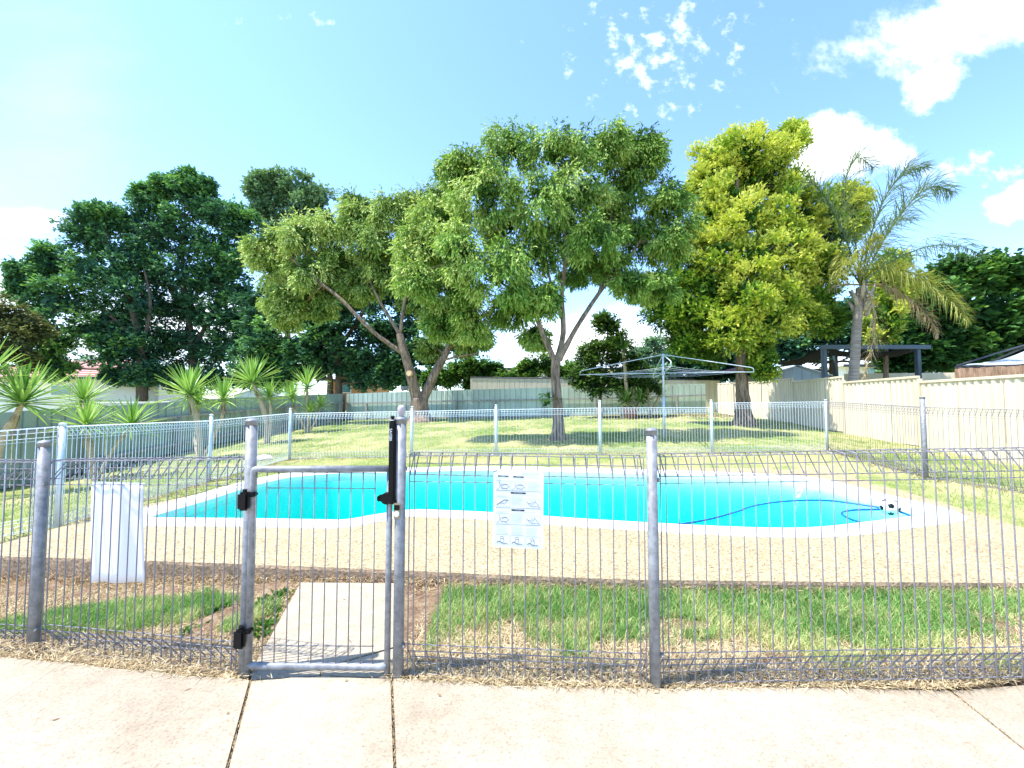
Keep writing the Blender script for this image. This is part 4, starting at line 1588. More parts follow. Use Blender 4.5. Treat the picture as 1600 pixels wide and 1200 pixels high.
def cloth(P00, P10, P11, P01, sag, n=14, th=0.012, ripple=0.03):
    vs = []
    for lay in (0, -th):
        for j in range(n + 1):
            for i in range(n + 1):
                s, u = i / n, j / n
                p = (P00 * (1 - s) + P10 * s) * (1 - u) + (P01 * (1 - s) + P11 * s) * u
                z = p.z - sag * 4 * s * (1 - s) * (0.5 + 2 * u * (1 - u)) + ripple * math.sin(s * 17 + u * 5) + lay
                vs.append((p.x, p.y, z))
    fs = []
    W_ = n + 1
    N_ = W_ * W_
    for j in range(n):
        for i in range(n):
            a = j * W_ + i
            fs.append((a, a + 1, a + W_ + 1, a + W_))
            fs.append((N_ + a, N_ + a + W_, N_ + a + W_ + 1, N_ + a + 1))
    for k in range(n):
        fs += [(k, N_ + k, N_ + k + 1, k + 1), (n * W_ + k + 1, N_ + n * W_ + k + 1, N_ + n * W_ + k, n * W_ + k),
               (k * W_, (k + 1) * W_, N_ + (k + 1) * W_, N_ + k * W_), ((k + 1) * W_ + n, k * W_ + n, N_ + k * W_ + n, N_ + (k + 1) * W_ + n)]
    mb.add(vs, fs, True)


up = Vector((0, 0, 0.0))
cloth(A + Vector((0, .1, .04)), B_ + Vector((0, .1, .04)), ony(1425, 552, 21.3), D_ + up, 0.30)
mb.build('shade_cloth', SAIL, t)
mb = MB()
cloth(C_, A + Vector((-.05, .1, .05)), D_ + Vector((-.1, .1, 0)), ony(1215, 566, 24), 0.35)
mb.build('shade_cloth', SAIL, t)
mb = MB()
cloth(ony(1050, 582, 25), ony(1192, 578, 21), ony(1206, 566, 24.5), ony(1090, 576, 28), 0.25)
mb.build('shade_cloth', SAIL, t)

# gazebo and brushwood fence at the far right
t = thing('gazebo', ony(1560, 590, 15), 'gazebo with a silver grey fabric roof at the far right', 'gazebo')
P_ = [ony(1494, 572, 14.5), ony(1700, 566, 11.5), ony(1760, 560, 16), ony(1545, 566, 19)]
apex = ony(1640, 528, 15.3)
mb = MB()
n = 10
for k in range(4):
    a, b_ = P_[k], P_[(k + 1) % 4]
    grid = []
    for j in range(n + 1):
        u = j / n
        row = []
        for i in range(n + 1):
            s = i / n
            e_ = a.lerp(b_, s)
            q = e_.lerp(apex, u)
            row.append((q.x, q.y, q.z - 0.25 * math.sin(math.pi * u) + 0.03 * math.sin(s * 12) * (1 - u)))
        grid += row
    mb.add(grid, [(j * (n + 1) + i, j * (n + 1) + i + 1, (j + 1) * (n + 1) + i + 1, (j + 1) * (n + 1) + i) for j in range(n) for i in range(n)], True)
mb.build('fabric_roof', SILVER, t)
for k in range(4):
    a, b_ = P_[k], P_[(k + 1) % 4]
    mb = MB()
    mb.add([a, b_, b_ - Vector((0, 0, .22)), a - Vector((0, 0, .2))], [(0, 1, 2, 3)])
    mb.add([p_ + Vector((0, .01, 0)) for p_ in (a, b_, b_ - Vector((0, 0, .22)), a - Vector((0, 0, .2)))], [(3, 2, 1, 0)])
    mb.build('valance', TRIMDK, t)
    mb = MB()
    mb.tube([a, a.lerp(apex, .5) - Vector((0, 0, -.02)), apex], 0.035, 6)
    mb.build('roof_pole', TRIMDK, t)
    mb = MB()
    mb.tube([(a.x, a.y, 0), (a.x, a.y, a.z - 0.02)], 0.04, 8)
    mb.build('post', TRIMDK, t)
t = thing('brushwood_fence', ony(1560, 590, 12), 'brown brushwood screen poking above the cream fence under the gazebo', 'fence')
a, b2 = ony(1495, 576, 12.2), ony(1720, 566, 10.2)
for k in range(34):
    p, q = a.lerp(b2, k / 34), a.lerp(b2, (k + 0.97) / 34)
    mb = MB()
    j = random.uniform(-.02, .02)
    mb.prism([(p.x, p.y), (q.x, q.y), (q.x + .01, q.y + .07), (p.x + .01, p.y + .07)], 0.1, [p.z + j, p.z + j - .01, p.z + j, p.z + j + .01])
    mb.build('brush_bundle', BRUSH, t)

# ================================================================== CLOTHESLINE
hb = ont(1038, 685)
ht = thing('clothes_hoist', hb, 'silver rotary clothes hoist standing on the back lawn', 'clothesline')
hx, hy, hz = hb
zt0 = ony(1037, 554, hy).z
zr0 = ony(1037, 583, hy).z
mb = MB()
mb.tube([(hx, hy, hz - .1), (hx, hy, (hz + zr0) / 2 + .25)], 0.038, 12)
mb.tube([(hx, hy, (hz + zr0) / 2 + .2), (hx, hy, zt0)], 0.029, 12)
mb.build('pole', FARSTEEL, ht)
mb = MB()
mb.bbox_bev((hx, hy - .03, hz + 0.72), (0.10, 0.12, 0.13), 0, 0.015)
mb.tube([(hx + .04, hy - .09, hz + .72), (hx + .17, hy - .09, hz + .78), (hx + .17, hy - .15, hz + .78)], 0.009, 6)
mb.build('winder', FARSTEEL, ht)
mb = MB()
mb.tube([(hx, hy, zr0 - .06), (hx, hy, zr0 + .06)], 0.045, 12)
mb.tube([(hx, hy, zt0 - .05), (hx, hy, zt0 + .02)], 0.038, 12)
mb.build('hub', FARSTEEL, ht)
arms = []
for k, (ax, ay) in enumerate([(-2.35, 0.7), (-0.66, -2.3), (2.42, -0.45), (0.5, 2.3)]):
    ex, ey = hx + ax, hy + ay
    mb = MB()
    mb.tube([(hx, hy, zr0), (ex, ey, zr0)], 0.0125, 8)
    arm = mb.build('arm', FARSTEEL, ht)
    mb = MB()
    mb.tube([(hx, hy, zt0), (hx + ax * .97, hy + ay * .97, zr0 + .13), (hx + ax * .995, hy + ay * .995, zr0 + .10), (ex, ey, zr0)], 0.012, 8)
    mb.build('stay', FARSTEEL, ht)
    arms.append((ax, ay))
for f in (0.5, 0.7, 0.9):
    mb = MB()
    for k in range(4):
        a, b_ = arms[k], arms[(k + 1) % 4]
        pts = [(hx + (a[0] * (1 - s) + b_[0] * s) * f, hy + (a[1] * (1 - s) + b_[1] * s) * f, zr0 + .015 - 0.05 * f * 4 * s * (1 - s)) for s in (0, .25, .5, .75, 1)]
        mb.tube(pts, 0.0035, 4, cap=False)
    mb.build('line', FARWIRE, ht)

# small things on the ground
p = ont(412, 719)
mb = MB()
mb.lathe((p.x, p.y, p.z - .05), [(0.15, 0), (0.16, 0.10), (0.12, 0.15), (0.05, 0.17)], 9, False)
for v_i in range(len(mb.v)):
    x, y, z = mb.v[v_i]
    mb.v[v_i] = (p.x + (x - p.x) * 1.25 + random.uniform(-.02, .02), y + random.uniform(-.03, .03), z + random.uniform(-.012, .012))
o = mb.build('stone', STONE, None, p)
tag(o, 'pale rough stone lying in the dry grass behind the left end of the pool', 'stone')
p = ony(635, 606, 22.9)
t = thing('flower_pot', p, 'small grey pot resting on the back fence beside the forked trunk', 'pot')
mb = MB()
mb.lathe((p.x - .1, p.y, 2.0), [(0.15, 0), (0.22, 0.06), (0.24, 0.16), (0.20, 0.22)], 12)
mb.build('bowl', TIMBER, t)
mb = MB()
mb.lathe((p.x - .1, p.y, 2.21), [(0.215, 0), (0.215, 0.025)], 12)
mb.build('rim', TIMBER, t)
for px, pot in ((985, 'terracotta pot at the foot of the dark yuccas by the back fence'),):
    p = ony(px, 636, 19.6)
    gz = zt(p.x, p.y)
    t = thing('flower_pot', (p.x, p.y, gz), pot, 'pot')
    mb = MB()
    mb.lathe((p.x, p.y, gz), [(0.26, 0), (0.34, 0.35), (0.36, 0.46)], 14)
    mb.build('bowl', POTM, t)
    mb = MB()
    mb.lathe((p.x, p.y, gz + .45), [(0.39, 0), (0.39, 0.07)], 14)
    mb.build('rim', POTM, t)

# ================================================================== FOLIAGE
def leaf_mesh(name, P, D, Nn, L, W, tone, mat, origin, fold=0.0):
    """P base points, D leaf axes, Nn approximate normals; one 4-corner leaf each"""
    n = len(P)
    S = np.cross(D, Nn)
    S /= (np.linalg.norm(S, axis=1, keepdims=True) + 1e-9)
    V_ = np.empty((n, 4, 3), np.float32)
    o = np.array(origin)
    L = L[:, None]
    W = W[:, None]
    V_[:, 0] = P - o
    V_[:, 1] = P + D * L * 0.45 + S * W * 0.5 - o
    V_[:, 2] = P + D * L - o
    V_[:, 3] = P + D * L * 0.45 - S * W * 0.5 - o
    me = bpy.data.meshes.new(name)
    me.vertices.add(4 * n)
    me.vertices.foreach_set('co', V_.reshape(-1))
    me.loops.add(4 * n)
    me.loops.foreach_set('vertex_index', np.arange(4 * n, dtype=np.int32))
    me.polygons.add(n)
    me.polygons.foreach_set('loop_start', np.arange(0, 4 * n, 4, dtype=np.int32))
    me.update(calc_edges=True)
    at = me.attributes.new('tone', 'FLOAT', 'FACE')
    at.data.foreach_set('value', tone.astype(np.float32))
    me.materials.append(mat)
    return me


def unit(a):
    return a / (np.linalg.norm(a, axis=-1, keepdims=True) + 1e-9)


def blade_mesh(name, P, D, L, W, tone, mat, origin=(0, 0, 0), bend=0.35):
    """grass blades: two-step bent slivers (3 triangles)"""
    n = len(P)
    up = np.array([0, 0, 1.0])
    S = np.cross(D, up) + rng.normal(0, .3, (n, 3))
    S = unit(S)
    o = np.array(origin)
    L = L[:, None]
    W = W[:, None]
    out_ = unit(D * np.array([1, 1, 0]))
    M = P + D * L * 0.55
    T = P + D * L + (out_ * bend - up * bend * 0.45) * L * 0.6
    V_ = np.empty((n, 5, 3), np.float32)
    V_[:, 0] = P - S * W * .5 - o
    V_[:, 1] = P + S * W * .5 - o
    V_[:, 2] = M + S * W * .38 - o
    V_[:, 3] = M - S * W * .38 - o
    V_[:, 4] = T - o
    me = bpy.data.meshes.new(name)
    me.vertices.add(5 * n)
    me.vertices.foreach_set('co', V_.reshape(-1))
    idx = (np.arange(n)[:, None] * 5 + np.array([0, 1, 2, 3, 3, 2, 4])[None]).astype(np.int32).reshape(-1)
    me.loops.add(7 * n)
    me.loops.foreach_set('vertex_index', idx)
    me.polygons.add(2 * n)
    ls = (np.arange(n)[:, None] * 7 + np.array([0, 4])[None]).astype(np.int32).reshape(-1)
    me.polygons.foreach_set('loop_start', ls)
    me.update(calc_edges=True)
    at = me.attributes.new('tone', 'FLOAT', 'FACE')
    at.data.foreach_set('value', np.repeat(tone, 2).astype(np.float32))
    me.materials.append(mat)
    return me


def tri_mesh(name, P, D, L, W, tone, mat):
    n = len(P)
    S = unit(np.cross(D, np.array([0, 0, 1.0])) + rng.normal(0, .3, (n, 3)))
    V_ = np.empty((n, 3, 3), np.float32)
    V_[:, 0] = P - S * W[:, None] * .5
    V_[:, 1] = P + S * W[:, None] * .5
    V_[:, 2] = P + D * L[:, None]
    me = bpy.data.meshes.new(name)
    me.vertices.add(3 * n)
    me.vertices.foreach_set('co', V_.reshape(-1))
    me.loops.add(3 * n)
    me.loops.foreach_set('vertex_index', np.arange(3 * n, dtype=np.int32))
    me.polygons.add(n)
    me.polygons.foreach_set('loop_start', np.arange(0, 3 * n, 3, dtype=np.int32))
    me.update(calc_edges=True)
    at = me.attributes.new('tone', 'FLOAT', 'FACE')
    at.data.foreach_set('value', tone.astype(np.float32))
    me.materials.append(mat)
    return me


def rdir(n):
    return unit(rng.normal(size=(n, 3)))


def crown_points(lobes, Y, style, per_sub, subs, leafL, leafW, shell=0.55, flat=0.85, depth=0.9, tonevar=0.16, inner=None):
    inner = inner if inner is not None else {'droop': .5, 'up': .6, 'flat': .5}[style]
    per_sub, leafL, leafW = per_sub * 1.5, leafL * 1.12, leafW * 1.5
    """lobes: (px, py, r_px, dy[, tone]); returns leaf arrays and the list of (centre, [sub centres])"""
    Ps, Ds, Ns, Ls, Ws, Ts = [], [], [], [], [], []
    tree = []
    for lb in lobes:
        px, py, rp, dy = lb[:4]
        tone0 = lb[4] if len(lb) > 4 else 0.5
        y = Y + dy
        C_ = np.array(ony(px, py, y))
        R = rp * y / FPX
        sc = []
        ns = max(3, int(round(subs * random.uniform(.85, 1.15))))
        for k in range(ns):
            d = rdir(1)[0]
            f = random.uniform(shell, 1.12)
            c_ = C_ + d * f * R * np.array([1, depth, flat])
            r = R * random.uniform(.20, .44)
            sc.append(Vector(c_))
            n_tw = max(2, int(per_sub * random.uniform(.75, 1.25)))
            tw = rdir(n_tw)
            fr_ = rng.uniform(.15, 1, (n_tw, 1)) ** 0.6
            base = c_ + tw * fr_ * r * np.array([1, 1, .8])
            od = unit(tw * .6 + d * .7)
            if style == 'droop':
                td = unit(od * .55 + np.array([0, 0, -.75]) + rng.normal(0, .28, (n_tw, 3)))
                m_, tl = 7, leafL * 3.0
            elif style == 'up':
                td = unit(od * .9 + np.array([0, 0, .35]) + rng.normal(0, .3, (n_tw, 3)))
                m_, tl = 7, leafL * 2.2
            else:
                td = unit(od * np.array([1, 1, .45]) + rng.normal(0, .28, (n_tw, 3)) + np.array([0, 0, -.05]))
                m_, tl = 7, leafL * 2.3
            s_ = (np.arange(m_) / (m_ - 1))[None, :, None]
            lp = base[:, None] + td[:, None] * s_ * tl
            side = rdir(n_tw * m_).reshape(n_tw, m_, 3)
            if style == 'droop':
                ld = unit(td[:, None] * .9 + side * .55 + np.array([0, 0, -.15]))
                nn = rdir(n_tw * m_).reshape(n_tw, m_, 3)
            elif style == 'up':
                ld = unit(td[:, None] * .8 + side * .75)
                nn = unit(side + np.array([0, 0, .9]))
            else:
                ld = unit(td[:, None] * .6 + side * np.array([1, 1, .5]) * .9)
                nn = unit(rdir(n_tw * m_).reshape(n_tw, m_, 3) * .6 + np.array([0, 0, 1.0]))
            N_ = n_tw * m_
            Ps.append(lp.reshape(-1, 3))
            Ds.append(ld.reshape(-1, 3))
            Ns.append(nn.reshape(-1, 3))
            Ls.append(leafL * rng.uniform(.65, 1.25, N_))
            Ws.append(leafW * rng.uniform(.7, 1.25, N_))
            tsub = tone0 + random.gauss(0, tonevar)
            tip_light = np.tile((np.arange(m_) / (m_ - 1) - .5) * .36, n_tw)      # sunlit clump edges painted in: leaf tone rises towards the twig tips
            Ts.append(np.clip(np.repeat(rng.normal(tsub, .10, n_tw), m_) + tip_light + rng.normal(0, .07, N_), 0, 1))
        # dense inner leaves; their low tone paints in the crown's inner shade
        n_in = int(per_sub * subs * inner)
        q = rdir(n_in) * (rng.uniform(0, 1, (n_in, 1)) ** .5) * R * (.58 if style == 'droop' else .7)
        Ps.append(C_ + q * np.array([1, depth, flat]))
        Ds.append(rdir(n_in))
        Ns.append(rdir(n_in))
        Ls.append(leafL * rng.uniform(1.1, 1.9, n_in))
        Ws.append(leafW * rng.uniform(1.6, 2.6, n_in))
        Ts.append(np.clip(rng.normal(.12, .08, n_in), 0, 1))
        tree.append((Vector(C_), R, sc))
    cat = np.concatenate
    return cat(Ps), cat(Ds), cat(Ns), cat(Ls), cat(Ws), cat(Ts), tree


def wob(a, b_, n, amp):
    pts = []
    for i in range(n + 1):
        t_ = i / n
        p = a.lerp(b_, t_)
        k = amp * math.sin(math.pi * t_)
        pts.append(p + Vector((random.uniform(-k, k), random.uniform(-k, k), random.uniform(-k, k) * .6)))
    return pts


def make_tree(name, label, cat, Y, base_px, limbs, lobes, style, leaf, bark, leafL, leafW, per_sub, subs, group=None, r_scale=1.0, shell=0.55, branches=True, depth=0.9, flat=0.85,
              extra=None, base=None, inner=None):
    """limbs: list of ([(px, py, dy)...], r0, r1); the first starts at the ground"""
    if base is None:
        b0 = ony(base_px[0], base_px[1], Y)
        b0.z = zt(b0.x, b0.y) if abs(b0.x) < 40 else 0.2
    else:
        b0 = Vector(base)
    th = thing(name, b0, label, cat, group)
    mb = MB()
    skel = []
    for k, (pts, r0, r1) in enumerate(limbs):
        P_ = [ony(p[0], p[1], Y + (p[2] if len(p) > 2 else 0)) for p in pts]
        if k == 0:
            P_[0] = b0 - Vector((0, 0, .1))
        sm = [Vector(p) for p in catmull([tuple(p) for p in P_], 5, False)]
        n = len(sm)
        rad = [r0 + (r1 - r0) * (i / (n - 1)) ** 0.8 for i in range(n)]
        if k == 0:
            rad = [r * (1 + 0.75 * math.exp(-max(0, (p.z - b0.z)) / 0.22)) for r, p in zip(rad, sm)]
        mb.tube(sm, rad, 12 if r0 > .12 else 8, rough=0.07)
        skel += [(p, r) for p, r in zip(sm, rad) if p.z > b0.z + 0.9]
    P, D, Nn, L, W, T, lob = crown_points(lobes, Y, style, per_sub, subs, leafL, leafW, shell, flat, depth, inner=inner)
    trunk = mb.build('trunk', bark, th)
    if branches and skel:
        mb = MB()
        for C_, R, sc in lob:
            near = min(skel, key=lambda s: (s[0] - C_).length + 0.6 * max(0, s[0].z - C_.z))
            r = min(near[1] * .6, 0.035 * r_scale + R * .03)
            if True:
                mb.tube(wob(near[0], C_, 5, R * .22), [r * (1 - .5 * i / 5) for i in range(6)], 6)
            for c_ in sc:
                mb.tube(wob(C_, c_, 3, R * .12), [r * .42, r * .33, r * .24, r * .12], 4, cap=False)
        tag(mb.build('branches', bark, th), kind='stuff')
    me = leaf_mesh('crown', P, D, Nn, L, W, T, leaf, b0)
    link(bpy.data.objects.new('crown', me), th, b0)
    return th, trunk, b0


# ---- centre tree on the lawn
E = [(735, 262, 36, 0, .6), (800, 228, 42, .3, .55), (870, 235, 42, -.5, .6), (940, 228, 38, 0, .5), (995, 225, 36, .5, .4), (760, 300, 46, -.8, .65), (690, 345, 42, 0, .7),
     (660, 385, 34, .3, .7), (715, 395, 48, -1.0, .68), (790, 350, 48, .5, .55), (850, 305, 52, -.8, .6), (920, 300, 46, .2, .5), (985, 285, 42, .8, .42), (1040, 312, 34, .4, .5),
     (1048, 370, 36, .2, .5), (1000, 370, 34, .9, .42), (930, 365, 38, -.8, .5), (1022, 440, 32, .1, .5), (985, 440, 26, -.4, .5), (652, 435, 32, -.3, .66), (710, 450, 40, .2, .55),
     (780, 425, 46, -1, .6), (840, 395, 42, .6, .45), (735, 500, 26, .3, .6), (800, 480, 30, .5, .45), (845, 460, 26, -.6, .5), (905, 410, 28, .8, .4), (960, 410, 26, .3, .45),
     (950, 335, 38, 1., .4), (880, 350, 40, 1.2, .4), (715, 262, 22, .2, .5), (1010, 245, 22, .2, .4), (835, 522, 15, .4, .5), (690, 500, 22, .6, .5)]
EL = [([(872, 687), (872, 640), (868, 595), (868, 562)], .165, .125),
      ([(868, 566), (848, 522, -.15), (833, 480, -.3), (816, 440, -.4), (800, 400, -.6), (770, 345, -.7)], .10, .03),
      ([(870, 566), (880, 520, .1), (878, 460, .15), (883, 400, .2), (880, 330, .2), (872, 260, 0)], .10, .03),
      ([(874, 562), (896, 520, .1), (921, 480, .25), (946, 445, .35), (985, 400, .5), (1015, 350, .5)], .095, .03),
      ([(936, 458, .3), (950, 400, .5), (955, 330, .6), (962, 270, .5)], .05, .02),
      ([(880, 505, .1), (860, 440, .3), (848, 370, .5), (830, 300, .4)], .05, .02),
      ([(832, 478, -.3), (780, 440, -.6), (720, 410, -.8), (680, 370, -.6)], .045, .02),
      ([(946, 445, .35), (990, 440, .2), (1025, 425, .1)], .04, .015)]
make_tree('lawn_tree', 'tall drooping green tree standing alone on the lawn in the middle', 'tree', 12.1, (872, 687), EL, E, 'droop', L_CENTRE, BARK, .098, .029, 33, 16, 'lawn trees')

# ---- forked tree by the back fence
Dl = [(425, 375, 28, 0, .8), (470, 368, 34, -.5, .85), (430, 415, 30, .3, .75), (520, 360, 34, .2, .75), (570, 345, 34, 0, .7), (612, 325, 32, -.3, .6), (655, 320, 30, .3, .5),
      (690, 335, 28, .5, .5), (560, 318, 20, .6, .55), (480, 418, 34, -.6, .75), (440, 462, 26, .2, .7), (530, 405, 34, .4, .6), (590, 390, 36, -.5, .6), (640, 378, 36, .2, .5),
      (682, 385, 28, .8, .5), (455, 490, 20, .2, .6), (500, 468, 22, .5, .5), (560, 445, 24, .7, .4), (612, 430, 28, .6, .4), (652, 425, 24, .8, .4), (700, 420, 28, 1., .45),
      (692, 480, 24, .5, .5), (720, 530, 15, .5, .45), (748, 520, 15, .3, .4), (655, 470, 18, .6, .4), (700, 300, 22, .2, .5), (405, 385, 16, 0, .8), (670, 540, 14, .6, .45)]
DL = [([(657, 660), (656, 640), (655, 622)], .46, .40),
      ([(652, 626), (641, 582, -.2), (631, 548, -.3), (624, 522, -.3)], .30, .17),
      ([(660, 626), (680, 582, .2), (700, 545, .3), (711, 505, .4), (716, 465, .5), (720, 400, .5)], .27, .07),
      ([(629, 552, -.3), (590, 524, -.5), (560, 496, -.8), (530, 465, -.9), (488, 432, -.8), (450, 400, -.6)], .12, .05),
      ([(624, 522, -.3), (611, 500, -.1), (592, 468, 0), (575, 430, 0), (560, 370, .1)], .11, .04),
      ([(625, 522, -.3), (632, 470, -.2), (637, 440, -.1), (640, 385, 0), (630, 340, 0)], .10, .04),
      ([(698, 550, .3), (724, 522, .5), (746, 500, .8), (775, 480, 1.1)], .11, .05),
      ([(690, 563, .2), (722, 556, .1), (748, 552, 0)], .07, .03),
      ([(702, 540, .3), (722, 500, .7), (735, 455, .9), (720, 420, 1)], .09, .04)]
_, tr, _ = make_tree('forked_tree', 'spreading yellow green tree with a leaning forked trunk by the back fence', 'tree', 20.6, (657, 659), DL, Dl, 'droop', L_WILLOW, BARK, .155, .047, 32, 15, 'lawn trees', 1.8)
p = ony(641, 584, 20.05)
mb = MB()
mb.tube([p + Vector((-.02, .1, 0)), p + Vector((-.05, -.1, .02))], [.15, .13], 10)
mb.build('cut_stub', CUTWOOD, tr)

# ---- golden tree on the right
F = [(1120, 252, 34, 0, .85), (1165, 235, 34, -.4, .85), (1208, 245, 34, .2, .8), (1238, 222, 20, .4, .75), (1096, 292, 22, .2, .8), (1135, 305, 26, -.5, .8), (1190, 290, 32, .5, .55),
     (1235, 300, 28, .1, .65), (1112, 345, 36, .0, .85), (1165, 340, 34, -.8, .8), (1218, 345, 38, -.3, .75), (1268, 340, 34, .3, .6), (1322, 325, 26, .4, .85), (1298, 372, 34, .2, .75),
     (1080, 385, 30, .3, .7), (1122, 400, 38, -.6, .8), (1178, 408, 40, -1., .85), (1238, 408, 36, -.7, .8), (1288, 418, 32, -.2, .8), (1330, 350, 18, .2, .85), (1062, 440, 30, .3, .35),
     (1112, 450, 38, -.4, .55), (1170, 460, 40, -1.1, .85), (1222, 465, 34, -.8, .8), (1272, 470, 30, 0, .55), (1042, 485, 26, .4, .2), (1088, 498, 34, 0, .3), (1140, 510, 38, -.8, .6),
     (1195, 505, 34, -.9, .7), (1245, 500, 26, -.2, .35), (1068, 535, 24, .4, .2), (1108, 540, 26, .2, .3), (1285, 500, 22, .5, .2), (1180, 545, 18, .2, .4), (1194, 572, 13, -.5, .4),
     (1150, 280, 30, .8, .4), (1200, 380, 40, 1.2, .25), (1120, 440, 40, 1.2, .2), (1180, 500, 34, 1.0, .2), (1260, 440, 34, 1.0, .2)]
FL = [([(1163, 668), (1161, 630), (1159, 595), (1157, 545), (1155, 480), (1151, 400), (1151, 320), (1152, 255)], .31, .05),
      ([(1156, 520), (1120, 460, -.2), (1100, 400, -.2), (1090, 330, 0)], .10, .03),
      ([(1155, 490), (1195, 440, -.3), (1240, 400, -.2), (1290, 350, .1)], .10, .03),
      ([(1157, 550), (1100, 520, .1), (1060, 480, .2)], .08, .03),
      ([(1151, 330), (1180, 290, 0), (1205, 250, 0)], .06, .02), ([(1151, 335), (1130, 290, 0), (1120, 255, 0)], .06, .02),
      ([(1156, 540), (1210, 500, -.1), (1270, 470, 0)], .08, .03)]
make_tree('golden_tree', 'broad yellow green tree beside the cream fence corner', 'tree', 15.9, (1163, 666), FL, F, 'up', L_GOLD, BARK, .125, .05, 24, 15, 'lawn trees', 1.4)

# ---- tall dark trees beyond the left fence
A_ = [(60, 440, 28, 0, .5), (100, 418, 32, .5, .5), (140, 368, 32, 0, .5), (166, 345, 22, .4, .5), (98, 470, 34, -.6, .7), (62, 490, 24, 0, .6), (150, 428, 38, -.5, .5), (190, 398, 32, .3, .4),
      (52, 530, 22, 0, .7), (82, 535, 26, -.4, .75), (150, 520, 28, 0, .75), (172, 500, 34, .5, .45), (212, 470, 34, 0, .35), (88, 575, 18, 0, .7), (178, 550, 28, 0, .6), (215, 545, 30, .2, .3),
      (222, 582, 18, 0, .2), (182, 586, 13, 0, .3), (45, 425, 16, 0, .5), (240, 585, 16, 0, .2), (200, 520, 30, .5, .3), (75, 400, 16, 0, .5), (30, 450, 14, 0, .5), (145, 335, 14, 0, .5)]
AL = [([(222, 640), (222, 600), (219, 545), (206, 480), (182, 430), (165, 380)], .42, .1), ([(218, 540), (170, 490), (110, 450)], .2, .06), ([(220, 550), (235, 480), (225, 420)], .16, .06)]
make_tree('shade_tree', 'wide dark green tree at the left whose trunk shows against the white wall', 'tree', 30, (222, 640), AL, A_, 'flat', L_DARK, BARKD, .20, .11, 22, 13, 'dark trees beyond the left fence', 2)
B_l = [(215, 350, 30, 0, .45), (245, 318, 30, .5, .45), (288, 300, 28, 0, .5), (318, 318, 32, .4, .5), (350, 345, 28, 0, .45), (378, 348, 20, .5, .5), (240, 380, 36, -.6, .35), (290, 368, 40, 0, .45),
       (340, 388, 34, .4, .45), (372, 405, 26, 0, .5), (232, 430, 32, .3, .3), (280, 430, 38, -.5, .3), (332, 440, 26, 0, .35), (252, 480, 32, 0, .2), (345, 490, 30, 0, .3),
       (388, 470, 26, .3, .4), (262, 540, 32, 0, .2), (312, 545, 38, 0, .2), (362, 540, 36, 0, .25), (286, 588, 22, 0, .15), (340, 588, 26, 0, .2), (395, 588, 24, 0, .25), (300, 490, 30, 0, .2),
       (222, 300, 11, 0, .5), (285, 278, 13, 0, .5), (258, 292, 12, 0, .5), (315, 292, 14, 0, .5), (385, 510, 24, 0, .3), (350, 430, 22, 0, .4)]
BL = [([(300, 640), (302, 590), (300, 540), (292, 480), (285, 420), (290, 340)], .45, .08), ([(300, 550), (330, 490), (352, 420), (350, 360)], .2, .06), ([(296, 500), (260, 440), (240, 380)], .2, .06)]
make_tree('shade_tree', 'tallest dark blue green tree of the group beyond the left fence', 'tree', 33, (300, 640), BL, B_l, 'flat', L_DARK, BARKD, .21, .12, 22, 13, 'dark trees beyond the left fence', 2)
C_l = [(415, 300, 22, 0, .5), (445, 287, 18, .5, .55), (470, 300, 24, 0, .5), (500, 312, 18, 0, .5), (420, 335, 24, .5, .45), (465, 335, 26, 0, .45), (440, 372, 24, 0, .4), (500, 345, 12, 0, .5), (410, 285, 12, 0, .5)]
CL = [([(450, 640), (450, 540), (446, 420), (444, 340)], .4, .1), ([(446, 400), (470, 340), (480, 305)], .14, .04), ([(446, 410), (420, 340), (415, 300)], .14, .04)]
make_tree('shade_tree', 'grey green tree top rising behind the yellow green crown', 'tree', 39, (450, 640), CL, C_l, 'flat', L_BLUE, BARKD, .26, .14, 24, 11, 'dark trees beyond the left fence', 2)
I_l = [(410, 520, 32, 0, .45), (440, 558, 34, .5, .5), (480, 540, 34, -.5, .45), (520, 558, 32, 0, .4), (560, 548, 32, .4, .35), (600, 565, 28, 0, .35), (632, 555, 26, .3, .3), (430, 490, 28, .4, .35),
       (480, 492, 28, 0, .3), (530, 505, 30, 0, .25), (580, 515, 30, .4, .2), (622, 510, 24, .4, .2), (662, 555, 22, .3, .35), (565, 588, 13, 0, .3), (600, 592, 13, -.3, .4), (400, 562, 24, 0, .4),
       (460, 585, 16, 0, .4), (640, 588, 14, 0, .4), (500, 455, 26, 1, .2), (560, 460, 30, 1, .2), (610, 460, 28, 1, .2), (425, 590, 14, 0, .4), (520, 425, 30, 1.5, .2), (575, 410, 30, 1.5, .2), (440, 455, 28, 1.5, .2), (405, 480, 26, 1.5, .2), (640, 470, 26, 1.2, .2), (500, 575, 24, .6, .2), (550, 575, 24, .6, .2), (610, 580, 20, .6, .2)]
IL = [([(529, 625), (529, 600), (527, 560), (500, 510), (470, 470)], .3, .08), ([(516, 625), (516, 598), (520, 560), (560, 500), (590, 450)], .24, .08)]
make_tree('shade_tree', 'low dark spreading tree with two trunks behind the left fence corner', 'tree', 27.5, (529, 625), IL, I_l, 'flat', L_DARK, BARKD, .2, .12, 24, 11, 'dark trees beyond the left fence', 2)
L_l = [(5, 500, 34, 0, .5), (35, 520, 26, .4, .5), (0, 550, 34, 0, .45), (36, 555, 20, 0, .4), (-40, 520, 50, 0, .5), (-20, 490, 28, 0, .5)]
make_tree('olive_tree', 'rounded brownish olive tree at the far left edge', 'tree', 26, (-20, 640), [([(-20, 640), (-20, 580), (-10, 520)], .3, .1)], L_l, 'flat', L_OLIVE, BARKD, .17, .09, 26, 11, None, 2)

